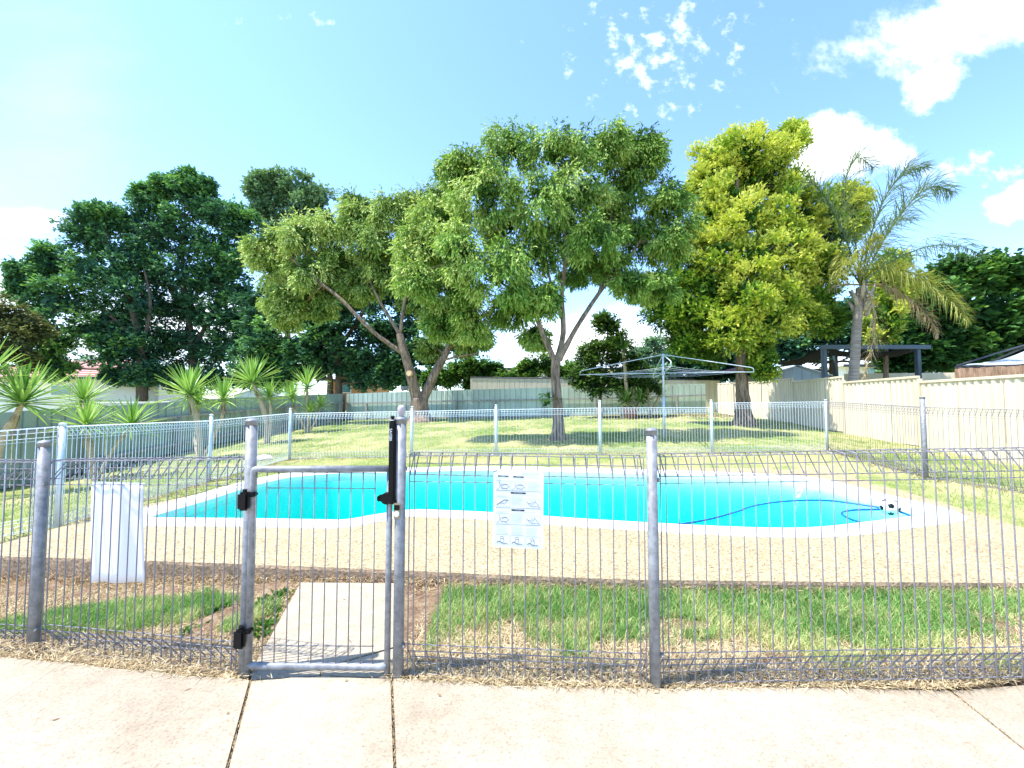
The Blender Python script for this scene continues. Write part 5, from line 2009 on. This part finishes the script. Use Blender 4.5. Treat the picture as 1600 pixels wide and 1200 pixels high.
# ---- trees beyond the right fence
H_l = [(1412, 520, 28, 0, .4), (1440, 470, 28, 0, .4), (1480, 440, 28, .3, .5), (1520, 430, 28, 0, .55), (1560, 425, 30, 0, .55), (1600, 430, 32, 0, .55), (1645, 440, 32, 0, .5), (1470, 500, 34, 0, .35),
       (1530, 490, 36, -.4, .5), (1590, 495, 36, -.4, .5), (1442, 545, 28, 0, .3), (1500, 545, 32, 0, .4), (1560, 545, 30, -.3, .5), (1612, 545, 28, 0, .5), (1412, 560, 22, 0, .3), (1660, 500, 30, 0, .5)]
HL = [([(1530, 640), (1530, 580), (1525, 520), (1535, 460)], .3, .1), ([(1528, 550), (1470, 500), (1440, 470)], .14, .05), ([(1528, 550), (1590, 500), (1620, 450)], .14, .05)]
make_tree('broadleaf_tree', 'dark broad leaved tree behind the gazebo on the right', 'tree', 21.5, (1530, 640), HL, H_l, 'flat', L_BROAD, BARKD, .23, .16, 21, 12, 'trees beyond the right fence', 2)
J_l = [(1245, 555, 26, 0, .3), (1300, 515, 32, 0, .25), (1342, 535, 28, 0, .3), (1382, 555, 26, 0, .3), (1262, 520, 28, 0, .25), (1220, 545, 24, 0, .2), (1330, 490, 26, 0, .3), (1100, 565, 26, 0, .15), (1150, 560, 28, 0, .15), (1060, 572, 18, 0, .2), (1085, 580, 16, 0, .15), (1125, 580, 18, 0, .15), (1175, 575, 16, 0, .15), (1040, 590, 12, 0, .2)]  # leftmost dark lobes added to stand for the shade under the golden tree
make_tree('shade_tree', 'dark tree in shadow between the golden tree and the pergola', 'tree', 27, (1300, 640), [([(1300, 640), (1300, 580), (1298, 520)], .25, .1)], J_l, 'flat', L_DARK, BARKD, .2, .12, 24, 11, 'trees beyond the right fence', 2)
K_l = [(1382, 490, 26, 0, .75), (1388, 435, 22, .3, .7), (1372, 520, 18, 0, .7), (1400, 460, 20, 0, .7), (1395, 412, 14, 0, .6)]
make_tree('golden_tree', 'smaller bright yellow green tree just behind the palm', 'tree', 18.5, (1385, 640), [([(1385, 640), (1384, 560), (1386, 480)], .14, .05), ([(1386, 480), (1392, 440), (1396, 415)], .06, .02)], K_l, 'up', L_GOLD, BARK, .15, .06, 22, 10, 'trees beyond the right fence', 1.2)

# ---- shrubs
S_l = [(925, 572, 22, 0, .6), (945, 545, 20, 0, .65), (930, 540, 14, 0, .65), (952, 512, 12, 0, .7), (918, 555, 14, 0, .6), (968, 560, 18, 0, .4), (930, 602, 17, 0, .4), (960, 595, 20, 0, .35), (940, 500, 9, 0, .6), (965, 530, 12, 0, .5), (1000, 592, 18, 0, .3), (988, 570, 17, .3, .3), (1012, 605, 16, .3, .25), (905, 590, 12, 0, .5), (985, 610, 16, .4, .25)]
make_tree('shrub', 'leafy shrub with a thin stem by the back fence beside the dark yuccas', 'shrub', 20.3, (938, 650), [([(938, 655), (938, 620), (940, 570), (950, 520)], .10, .03), ([(938, 610), (965, 575)], .05, .02)], S_l, 'flat', L_SHRUB, BARKD, .13, .07, 13, 10, None, 1, .3, inner=.25)
N_l = [(700, 588, 15, 0, .4), (728, 575, 17, 0, .4), (760, 578, 17, 0, .45), (786, 590, 12, 0, .5), (680, 592, 12, 0, .4), (745, 595, 14, 0, .4)]
make_tree('shrub', 'dark green hedge shrub above the back fence right of the forked trunk', 'shrub', 26.3, (735, 640), [([(735, 640), (735, 600)], .1, .05)], N_l, 'flat', L_HEDGE, BARKD, .17, .10, 26, 11, None, 1.2)
N2 = [(835, 572, 13, 0, .7), (858, 566, 13, 0, .75), (890, 580, 10, 0, .7), (818, 580, 9, 0, .7), (910, 582, 8, 0, .6), (870, 582, 11, 0, .6)]
make_tree('shrub', 'light green shrub behind the cream neighbour fence and the lawn tree', 'shrub', 27, (850, 640), [([(850, 640), (850, 590)], .08, .04)], N2, 'flat', L_HEDGE, BARKD, .16, .09, 24, 10, None, 1.2)
N3 = [(1015, 545, 11, 0, .5), (1000, 555, 10, 0, .5), (1025, 535, 9, 0, .5), (1012, 570, 13, 0, .4), (1035, 560, 10, 0, .4), (985, 572, 10, 0, .4), (1020, 585, 12, 0, .4)]
make_tree('conifer_tree', 'distant blue green layered conifer right of the leafy shrub', 'tree', 44, (1015, 640), [([(1015, 640), (1015, 590), (1015, 540)], .2, .05)], N3, 'flat', L_BLUE, BARKD, .26, .10, 20, 8, None, 1.2)
# epicormic shoots on the centre tree's trunk
p_ = [(859, 620, 7, -.15, .95), (854, 631, 5, -.2, .9)]
th_ = [o for o in bpy.data.objects if o.name == 'lawn_tree'][0]
P, D, Nn, L, W, T, _ = crown_points(p_, 12.0, 'flat', 2, 4, .085, .04)
link(bpy.data.objects.new('side_shoot', leaf_mesh('side_shoot', P, D, Nn, L, W, T, L_HEDGE, WLOC[th_.name])), th_, WLOC[th_.name])

# ================================================================== YUCCAS
YL = {}


def yleaf(k, mat):
    key = (k, mat.name)
    if key in YL:
        return YL[key]
    droop = (0.02, 0.07, 0.18)[k]
    vs, fs = [], []
    st_ = [(0.0, .020), (.25, .027), (.6, .023), (.85, .012), (1.0, .001)]
    for s, w in st_:
        z = -droop * s * s
        vs += [(-w, s, z + .010), (0, s, z - .004), (w, s, z + .010)]
    for i in range(len(st_) - 1):
        a = i * 3
        fs += [(a, a + 1, a + 4, a + 3), (a + 1, a + 2, a + 5, a + 4)]
    me = bpy.data.meshes.new('leaf')
    me.from_pydata(vs, [], fs)
    me.polygons.foreach_set('use_smooth', [True] * len(fs))
    me.materials.append(mat)
    YL[key] = me
    return me


def yucca(label, Y, base_px, stems, mat=YUC, group='yuccas along the left fence', name='yucca'):
    """stems: (path px list from the base up, stem radius m, leaf length px, leaves)"""
    b0 = ony(base_px[0], base_px[1], Y)
    b0.z = zt(b0.x, b0.y)
    th = thing(name, b0, label, 'yucca', group)
    for pts, r, lp, nl in stems:
        nl, lp = int(nl * 1.5), lp * .98
        P_ = [b0 - Vector((0, 0, .05))] + [ony(p[0], p[1], Y + (p[2] if len(p) > 2 else 0)) for p in pts]
        sm = [Vector(p) for p in catmull([tuple(p) for p in P_], 5, False)]
        n = len(sm)
        mb = MB()
        mb.tube(sm, [r * (1.25 - .45 * i / (n - 1)) for i in range(n)], 8, rough=.08)
        hd = mb.build('stem', STEMY, th)
        c = sm[-1]
        axis = (sm[-1] - sm[-3]).normalized()
        L = lp * Y / FPX
        ga = random.uniform(0, 6)
        for i in range(nl):
            f = (i + .5) / nl
            el = math.radians(84 - 108 * f ** 1.05 + random.uniform(-9, 9))
            az = ga + i * 2.39996 + random.uniform(-.2, .2)
            d = Vector((math.cos(az) * math.cos(el), math.sin(az) * math.cos(el), math.sin(el)))
            d = (d + axis * .12).normalized()
            k = 0 if f < .45 else (1 if f < .8 else 2)
            lf_ = bpy.data.objects.new('leaf', yleaf(k, mat))
            base = c + axis * (0.10 * L * (0.6 - f * 1.4)) + d * r * .3
            link(lf_, hd, base)
            s = L * random.uniform(.82, 1.08) * (1.0 if f > .12 else .8)
            up_ = Vector((0, 0, 1)) if abs(d.z) < .95 else Vector((math.cos(az), math.sin(az), 0)) * -1
            zax = (up_ - d * up_.dot(d)).normalized()
            xax = d.cross(zax)
            M_ = Matrix((xax, d, zax)).transposed()
            lf_.rotation_euler = M_.to_euler()
            lf_.scale = (min(1.15, L * 1.15), s, s)
        for i in range(9):
            az = random.uniform(0, 6.28)
            d = (Vector((math.cos(az), math.sin(az), 0)) * .35 - axis).normalized()
            lf_ = bpy.data.objects.new('dead_leaf', yleaf(1, YDEAD))
            link(lf_, hd, c - axis * L * random.uniform(.05, .22) + d * r * .4)
            zax = (axis - d * axis.dot(d)).normalized()
            M_ = Matrix((d.cross(zax), d, zax)).transposed()
            lf_.rotation_euler = M_.to_euler()
            s = L * random.uniform(.3, .6)
            lf_.scale = (.8, s, s)
    return th


YDEAD = yuccamat('dead_yucca_leaf', (0.30, 0.21, 0.11), (0.50, 0.40, 0.24))
yucca('large yucca at the far left with one broad head over a bare leaning stem', 6.9, (-14, 735), [([(2, 690), (22, 655), (36, 628)], .045, 70, 64), ([(-30, 650), (-25, 590, -.3)], .045, 62, 56)])
yucca('yucca with three heads, two stacked, by the left wire fence post', 8.4, (150, 745), [([(141, 700), (134, 660), (131, 626, .3)], .05, 50, 56), ([(140, 705, -.2), (135, 665, -.3)], .045, 46, 50),
                                                                              ([(175, 705, -.1), (205, 664, -.1)], .03, 45, 50)])
yucca('yucca with a big bright head and two smaller heads in front of the left fence', 10.4, (314, 722), [([(312, 685), (306, 650), (296, 616)], .06, 52, 64), ([(306, 690, .3), (308, 660, .4), (309, 630, .5)], .045, 36, 42),
                                                                                                    ([(328, 695), (346, 655), (349, 624)], .035, 40, 50)])
yucca('yucca with one tall leaning head and one short head right of the big bright yucca', 13.8, (417, 696), [([(416, 660), (407, 625), (394, 597)], .08, 46, 62), ([(421, 680), (423, 650), (421, 620)], .05, 32, 48)])
yucca('yucca cluster of four small heads nearest the fence corner', 16.9, (480, 680), [([(472, 660), (460, 640), (456, 622)], .05, 33, 48), ([(482, 655), (480, 630), (480, 604)], .055, 36, 52),
                                                                             ([(482, 665), (484, 644)], .05, 24, 40), ([(492, 660), (501, 634, .3)], .04, 22, 40)])
yucca('dark yucca with one tall head and low shoots beside the leafy shrub', 19.8, (976, 655), [([(979, 620), (977, 585), (974, 548)], .09, 30, 56), ([(985, 640), (992, 600, .2)], .06, 30, 48), ([(990, 648), (1000, 628, -.2)], .05, 26, 44),
                                                                                       ([(970, 648), (978, 628, -.4)], .05, 24, 40)], YUCD, None)
yucca('dark spiky yucca behind the hoist pole at the back fence', 20.4, (1015, 652), [([(1014, 630), (1012, 600)], .07, 28, 46), ([(1020, 640), (1030, 618)], .05, 20, 30)], YUCD, None)

# ================================================================== PALM
pb = ony(1335, 600, 15.2)
pb.z = 0.4
pth = thing('palm_tree', pb, 'feathery palm with drooping yellow and dead fronds beyond the cream fence', 'palm')
mb = MB()
tp = [pb - Vector((0, 0, .2))] + [ony(px, py, 15.2) for px, py in ((1334, 600), (1336, 560), (1338, 520), (1342, 480), (1345, 450))]
sm = [Vector(p) for p in catmull([tuple(p) for p in tp], 8, False)]
mb.tube(sm, [(.165 - .02 * i / len(sm)) * (1.06 if i % 2 else .96) for i in range(len(sm))], 14, rough=.02)
mb.build('trunk', BARKP, pth)
crown_c = ony(1345, 448, 15.2)
BOOTS = simple('pale_frond_boot', (0.50, 0.44, 0.38), 0.9, 0, 0.35, 7, 0.1, None, 0.5)
for k in range(9):
    a = k * 2.4
    mb = MB()
    d = Vector((math.cos(a), math.sin(a), 0))
    b_ = crown_c + Vector((0, 0, -1.1 + .09 * k))
    mb.tube([b_ + d * .15, b_ + d * .27 + Vector((0, 0, .3)), b_ + d * .42 + Vector((0, 0, .5 + .1 * (k % 3)))], [.10, .075, .03], 6)
    mb.build('frond_stub', BOOTS, pth)


def frond(pts, nleaf, ll, mat, tone, droop=.8, label=None, width=.035):
    nleaf, ll, width = int(nleaf * 2.3), ll * 1.55, width * .72
    P_ = [ony(p[0], p[1], 15.2 + (p[2] if len(p) > 2 else 0)) for p in pts]
    sm = [Vector(p) for p in catmull([tuple(p) for p in P_], 12, False)]
    n = len(sm)
    mb = MB()
    mb.tube(sm, [.035 * (1 - .85 * i / (n - 1)) for i in range(n)], 5)
    nr = len(mb.f)
    base = len(mb.v)
    for j in range(nleaf):
        f = .14 + .86 * j / nleaf
        q = f * (n - 1)
        i = min(int(q), n - 2)
        p = sm[i].lerp(sm[i + 1], q - i)
        t_ = (sm[i + 1] - sm[i]).normalized()
        side = t_.cross(Vector((0, 0, 1)))
        if side.length < .1:
            side = Vector((1, 0, 0))
        side.normalize()
        l = ll * (math.sin(math.pi * min(1, .18 + .82 * f) ** .9) * .75 + .25) * random.uniform(.85, 1.15)
        for sg in (-1, 1):
            nrm_ = side.cross(t_).normalized()
            d0 = (side * sg * random.uniform(.25, .8) + t_ * .6 + nrm_ * random.uniform(-.75, .75) + Vector((random.uniform(-.15, .15), random.uniform(-.15, .15), random.uniform(-.1, .25)))).normalized()
            d1 = (d0 + Vector((0, 0, -droop))).normalized()
            m1 = p + d0 * l * .45
            e_ = m1 + d1 * l * .55
            w = d0.cross(Vector((0, 0, 1))).normalized() * width * .5
            w1 = w * .8 + Vector((0, 0, width * .2))
            mb.add([p - w, p + w, m1 + w1, m1 - w1, e_], [(0, 1, 2, 3), (3, 2, 4)])
    o = mb.build('frond', mat, pth)
    at = o.data.attributes.new('tone', 'FLOAT', 'FACE')
    at.data.foreach_set('value', np.clip(rng.normal(tone, .22, len(o.data.polygons)), 0, 1).astype(np.float32))
    if label: o['label'] = label


c0 = (1345, 445)
frond([c0, (1335, 370, .3), (1318, 300, .5), (1338, 248, .5), (1365, 262, .5)], 46, .8, P_GREEN, .5, .5)
frond([c0, (1360, 370, -.3), (1385, 305, -.6), (1415, 268, -.8), (1445, 262, -.9)], 48, .8, P_GREEN, .5, .6)
frond([c0, (1375, 385, -.6), (1415, 325, -1.1), (1455, 292, -1.4), (1488, 300, -1.6)], 50, .85, P_GREEN, .7, .7)
frond([c0, (1320, 370, -.3), (1290, 310, -.4), (1265, 285, -.3), (1240, 300, -.2)], 44, .8, P_GREEN, .5, .7)
frond([c0, (1300, 380, .5), (1270, 330, .9), (1240, 340, 1)], 38, .7, P_GREEN, .4, .8)
frond([c0, (1390, 410, .6), (1450, 385, 1.0), (1500, 385, 1.2), (1535, 400, 1.2)], 46, .8, P_GREEN, .5, 1.0)
frond([c0, (1360, 400, .9), (1390, 350, 1.5), (1430, 340, 1.9)], 36, .7, P_GREEN, .4, .8)
frond([c0, (1390, 432, -.7), (1440, 440, -1.3), (1485, 468, -1.7), (1512, 500, -1.9)], 50, .75, P_YELLOW, .6, 1.3, 'yellowing frond arching to the right')
frond([c0, (1370, 420, -.8), (1420, 425, -1.6), (1460, 445, -2.0)], 36, .65, P_YELLOW, .4, 1.2)
frond([c0, (1345, 410, -.6), (1358, 385, -1.0), (1372, 370, -1.2)], 34, .6, P_YELLOW, .8, .9, 'pale upright frond')
frond([c0, (1335, 415, -.7), (1320, 410, -1.1), (1305, 440, -1.4)], 30, .6, P_YELLOW, .5, 1.2)
frond([c0, (1385, 448, -.4), (1425, 470, -.8), (1450, 495, -1), (1466, 524, -1.1)], 40, .5, P_DEAD, .6, 1.4, 'brown dying frond')
frond([c0, (1362, 470, -.5), (1366, 520, -.6), (1358, 555, -.6), (1350, 590, -.6)], 34, .45, P_DEAD, .7, 1.6, 'dead straw coloured frond hanging beside the trunk', .03)
frond([c0, (1310, 445, -.4), (1295, 455, -.5)], 8, .3, P_DEAD, .4, 1.2)

# ================================================================== GRASS AND LITTER
def scatter(n, x0, x1, y0, y1):
    return np.stack([rng.uniform(x0, x1, n), rng.uniform(y0, y1, n)], -1)


def vnoise(P, scale, seed):
    """cheap smooth value noise"""
    r = np.random.default_rng(seed)
    T = r.random((64, 64))
    q = P * scale
    i = np.floor(q).astype(int)
    f = q - i
    f = f * f * (3 - 2 * f)
    a = T[i[:, 0] % 64, i[:, 1] % 64]
    b_ = T[(i[:, 0] + 1) % 64, i[:, 1] % 64]
    c_ = T[i[:, 0] % 64, (i[:, 1] + 1) % 64]
    d_ = T[(i[:, 0] + 1) % 64, (i[:, 1] + 1) % 64]
    return (a * (1 - f[:, 0]) + b_ * f[:, 0]) * (1 - f[:, 1]) + (c_ * (1 - f[:, 0]) + d_ * f[:, 0]) * f[:, 1]


def to3(P, dz=0.0):
    return np.concatenate([P, (zts(P[:, 0], P[:, 1]) + dz)[:, None]], 1)


def stand(n, lean=.35):
    return unit(np.concatenate([rng.normal(0, lean, (n, 2)), np.ones((n, 1))], 1))


def grass_obj(name, P, L, W, tone, mat, dirs=None, bend=.35, dz=-0.006):
    n = len(P)
    me = blade_mesh(name, to3(P, dz), stand(n) if dirs is None else dirs, L, W, tone, mat, (0, 0, 0), bend)
    o = link(bpy.data.objects.new(name, me))
    tag(o, kind='stuff')
    return o


path_poly = [onz(385, 1062, 0)[:2], onz(466, 905, 0)[:2], onz(624, 905, 0)[:2], onz(624, 1062, 0)[:2]]


def lip_y(x):
    pts = [onz(px, py, DZ) for px, py in ((-300, 866), (0, 869), (200, 875), (400, 882), (600, 890), (800, 899), (1000, 906), (1300, 909), (1600, 911), (1900, 912))]
    return np.interp(x, [p.x for p in pts], [p.y for p in pts])


EDG = np.array([[x, edge_y(x)] for x in np.linspace(-8.5, 8.5, 120)])


def front_mask(P):
    return (P[:, 1] < lip_y(P[:, 0]) - 0.0) & (P[:, 1] > np.interp(P[:, 0], EDG[:, 0], EDG[:, 1]) - 0.0) & ~inside(P, path_poly)


# lush strip right of the path
P = scatter(150000, -0.56, 3.7, 1.9, 2.95)
P = P[front_mask(P)]
f = (P[:, 1] - 1.93) / 0.9
nse = vnoise(P, 3.2, 5) * .55 + vnoise(P, 9, 6) * .45
keep = (f + (nse - .5) * .85 + rng.normal(0, .12, len(P))) > 0.42
Pg = P[keep & (P[:, 0] > -0.47)]
fg = (Pg[:, 1] - 1.93) / 0.9
n = min(len(Pg), 50000)
Pg, fg = Pg[:n], fg[:n]
ton = np.clip(rng.normal(.36, .24, n) + (vnoise(Pg, 5, 8) - .5) * .9 + (vnoise(Pg, 1.6, 9) - .5) * .5 + (0.72 - fg) * .55, 0, 1)
ton = np.where(rng.random(n) < .12, rng.uniform(.8, 1, n), ton)
grass_obj('grass', Pg, np.clip(rng.normal(.058, .018, n), .02, .11), rng.uniform(.0028, .0048, n), ton, GRASS)
Pd = P[~keep]
Pd = Pd[:min(len(Pd), 34000)]
n = len(Pd)
grass_obj('dry_grass', Pd, rng.uniform(.015, .055, n), rng.uniform(.0028, .005, n), np.clip(rng.normal(.55, .32, n), 0, 1), STRAW, stand(n, 1.5))
# left strip
P = scatter(120000, -4.2, -1.18, 1.95, 3.3)
P = P[front_mask(P)]
nse = vnoise(P, 1.7, 15) * .6 + vnoise(P, 6, 16) * .4
cx = np.exp(-((P[:, 0] + 2.75) / 0.85) ** 2) * np.exp(-((P[:, 1] - 2.72) / 0.25) ** 2)
far_l = np.clip((-3.0 - P[:, 0]) / 1.0, 0, 1) * np.exp(-((P[:, 1] - 2.85) / 0.3) ** 2)
tuft = np.exp(-((P[:, 0] + 1.62) / 0.16) ** 2 - ((P[:, 1] - 2.62) / 0.25) ** 2)
keep = (np.maximum(np.maximum(cx, far_l), tuft * .75) + (nse - .5) * 1.1) + rng.normal(0, .07, len(P)) > .55
Pg = P[keep]
n = min(len(Pg), 20000)
Pg = Pg[:n]
grass_obj('grass', Pg, np.clip(rng.normal(.045, .016, n), .015, .09), rng.uniform(.0026, .0046, n), np.clip(rng.normal(.42, .26, n) + (vnoise(Pg, 5, 18) - .5) * .9, 0, 1), GRASS)
Pd = P[~keep]
Pd = Pd[:36000]
n = len(Pd)
grass_obj('dry_grass', Pd, rng.uniform(.012, .045, n), rng.uniform(.0025, .005, n), np.clip(rng.normal(.45, .27, n), 0, 1), STRAW, stand(n, 1.8))
# mulch and roots caught along the deck lip
xs_ = rng.uniform(-5.4, 5.2, 16000)
P = np.stack([xs_, lip_y(xs_) - np.abs(rng.normal(0, .07, len(xs_))) - .004], -1)
P = P[~inside(P, path_poly)]
n = len(P)
P3_ = to3(P, .0)
P3_[:, 2] += rng.uniform(0, .05, n) * np.exp(-((lip_y(P[:, 0]) - P[:, 1]) / .05) ** 2)
me = blade_mesh('mulch', P3_, unit(np.concatenate([rng.normal(0, 1, (n, 2)), rng.normal(.15, .3, (n, 1))], 1)), rng.uniform(.015, .06, n), rng.uniform(.003, .006, n), np.clip(rng.normal(.25, .25, n), 0, 1), STRAW, (0, 0, 0), .15)
tag(link(bpy.data.objects.new('mulch', me)), kind='stuff')
# broad-leaved weeds beside the path
wp = []
for (px, py, k) in ((412, 938, 60), (430, 950, 60), (418, 975, 70), (405, 990, 50), (440, 925, 50), (330, 950, 50), (345, 945, 40), (300, 980, 20)):
    c_ = onz(px, py, -0.02)
    wp.append(np.array([[c_.x, c_.y]]) + rng.normal(0, .035, (k, 2)))
Pw = np.concatenate(wp)
Pw = Pw[front_mask(Pw)]
n = len(Pw)
me = leaf_mesh('weeds', to3(Pw, .0), stand(n, 1.0), rdir(n) + np.array([0, 0, .6]), rng.uniform(.03, .06, n), rng.uniform(.012, .024, n), np.clip(rng.normal(.6, .2, n), 0, 1), L_HEDGE, (0, 0, 0))
tag(link(bpy.data.objects.new('weeds', me)), kind='stuff')
# clippings heaped along the pavement edge and inside the fence's bottom roll
xs_ = rng.uniform(-4.4, 4.0, 15000)
yb = np.interp(xs_, EDG[:, 0], EDG[:, 1])
P = np.stack([xs_, yb + np.abs(rng.normal(0, .12, len(xs_))) - rng.uniform(0, .022, len(xs_))], -1)
hole = (P[:, 0] > -1.26) & (P[:, 0] < -0.60)
P = P[~hole | (rng.random(len(P)) < .04)]
n = len(P)
P3_ = to3(P, .002)
P3_[:, 2] = np.maximum(P3_[:, 2], .004) + rng.uniform(0, .012, n) * (rng.random(n) < .6)
dd_ = unit(np.concatenate([rng.normal(0, 1, (n, 2)), rng.normal(.12, .25, (n, 1))], 1))
me = blade_mesh('grass_clippings', P3_, dd_, rng.uniform(.02, .065, n), rng.uniform(.0016, .0034, n), np.clip(rng.normal(.42, .33, n), 0, 1), STRAW, (0, 0, 0), .15)
tag(link(bpy.data.objects.new('grass_clippings', me)), kind='stuff')
# crumbs in the pavement joints and a few dead leaves
lv = []
for px, py in ((95, 1122), (300, 1075), (1300 / 3.53, 1072), (356, 1112), (680, 1062), (1030, 1082), (1380, 1075), (355, 1068), (545, 1062), (118, 1031), (690, 1088), (260, 1060)):
    c_ = onz(px, py, .004)
    lv.append(tuple(c_))
lv = np.array(lv)
n = len(lv)
me = leaf_mesh('fallen_leaves', lv, unit(np.concatenate([rng.normal(0, 1, (n, 2)), np.full((n, 1), .12)], 1)), np.tile(np.array([[0, 0, 1.0]]), (n, 1)), rng.uniform(.018, .035, n), rng.uniform(.008, .014, n), rng.uniform(0, .4, n), STRAW, (0, 0, 0))
tag(link(bpy.data.objects.new('fallen_leaves', me)), kind='stuff')
jl = []
for k in (2, 3, 4):
    for _ in range(260):
        a, b_ = J[k][0], J[k][1]
        s = random.random()
        jl.append((a[0] + (b_[0] - a[0]) * s + random.gauss(0, .004), a[1] + (b_[1] - a[1]) * s, -.006))
jl = np.array(jl)
n = len(jl)
me = blade_mesh('joint_litter', jl, stand(n, 1.5), rng.uniform(.008, .02, n), rng.uniform(.002, .004, n), rng.uniform(0, .5, n), STRAW, (0, 0, 0), .1)
tag(link(bpy.data.objects.new('joint_litter', me)), kind='stuff')

# mown back lawn and the side strips
deck_out = offset(DECK, 0.02)
P = np.concatenate([scatter(150000, -10.0, 11.5, 3.2, 13.5), scatter(90000, -10.2, 11.8, 13.5, 24.0)])
P = P[~inside(P, deck_out)]
P = P[P[:, 1] > np.where(np.abs(P[:, 0]) > 4.4, 3.2, 6.5)]
ok = (P[:, 0] > np.interp(P[:, 1], [3, 8.2, 14, 24.4], [-10.6, -9.8, -9.9, -9.9])) & (P[:, 0] < np.interp(P[:, 1], [1.6, 4.5, 7.4, 10.5, 20], [8.9, 9.4, 9.8, 10.35, 11.9]))
P = P[ok]
n = len(P)
patch = vnoise(P, .55, 25) * .5 + vnoise(P, 1.9, 26) * .3 + vnoise(P, 6, 27) * .2
side = np.where((P[:, 1] < 7.5), -.12, 0.0)
dryp = np.clip((np.exp(-((P[:, 0] + 3.2) / 3.0) ** 2 - ((P[:, 1] - 11.5) / 3.2) ** 2)) * .42, 0, 1)
ton = np.clip(patch * 1.25 - .14 + dryp + side + rng.normal(0, .14, n), 0, 1)
edge_dry = np.exp(-((P[:, 1] - 8.75) / .45) ** 2) * (np.abs(P[:, 0]) < 7) * .35
ton = np.clip(ton + edge_dry, 0, 1)
me = tri_mesh('lawn_grass', to3(P, -.006), stand(n, .55), rng.uniform(.022, .06, n) * (1 + .25 * (P[:, 1] < 7)), rng.uniform(.006, .012, n) * np.interp(P[:, 1], [4, 9, 22], [.8, 1.0, 1.9]), ton, TURF)
tag(link(bpy.data.objects.new('lawn_grass', me)), kind='stuff')
# straw and dirt under the far fence
pts = [Vector(p[:2]) for p in far]
segs = []
for a, b_ in zip(pts, pts[1:]):
    k = int((b_ - a).length * 900)
    s = rng.random((k, 1))
    q = np.array(a)[None] * (1 - s) + np.array(b_)[None] * s
    segs.append(q + rng.normal(0, .10, (k, 2)))
P = np.concatenate(segs)
P = P[~inside(P, DECK)]
n = len(P)
grass_obj('dry_grass', P, rng.uniform(.02, .06, n), rng.uniform(.005, .009, n), np.clip(rng.normal(.55, .3, n), 0, 1), STRAW, stand(n, 1.4))
# bare ring round the centre tree, mulch at the back right
c_ = ont(872, 688)
k = 4200
P = np.array([[c_.x, c_.y]]) + rng.normal(0, 1, (k, 2)) * np.array([.45, .38])
grass_obj('dry_grass', P, rng.uniform(.015, .05, k), rng.uniform(.008, .014, k), np.clip(rng.normal(.8, .15, k), 0, 1), STRAW, stand(k, 1.5))
k = 7000
P = np.stack([rng.uniform(4.2, 11.2, k), 20.6 + rng.normal(0, .7, k)], -1)
grass_obj('leaf_litter', P, rng.uniform(.03, .10, k), rng.uniform(.02, .05, k), np.clip(rng.normal(.12, .15, k), 0, 1), STRAW, stand(k, 2.2))
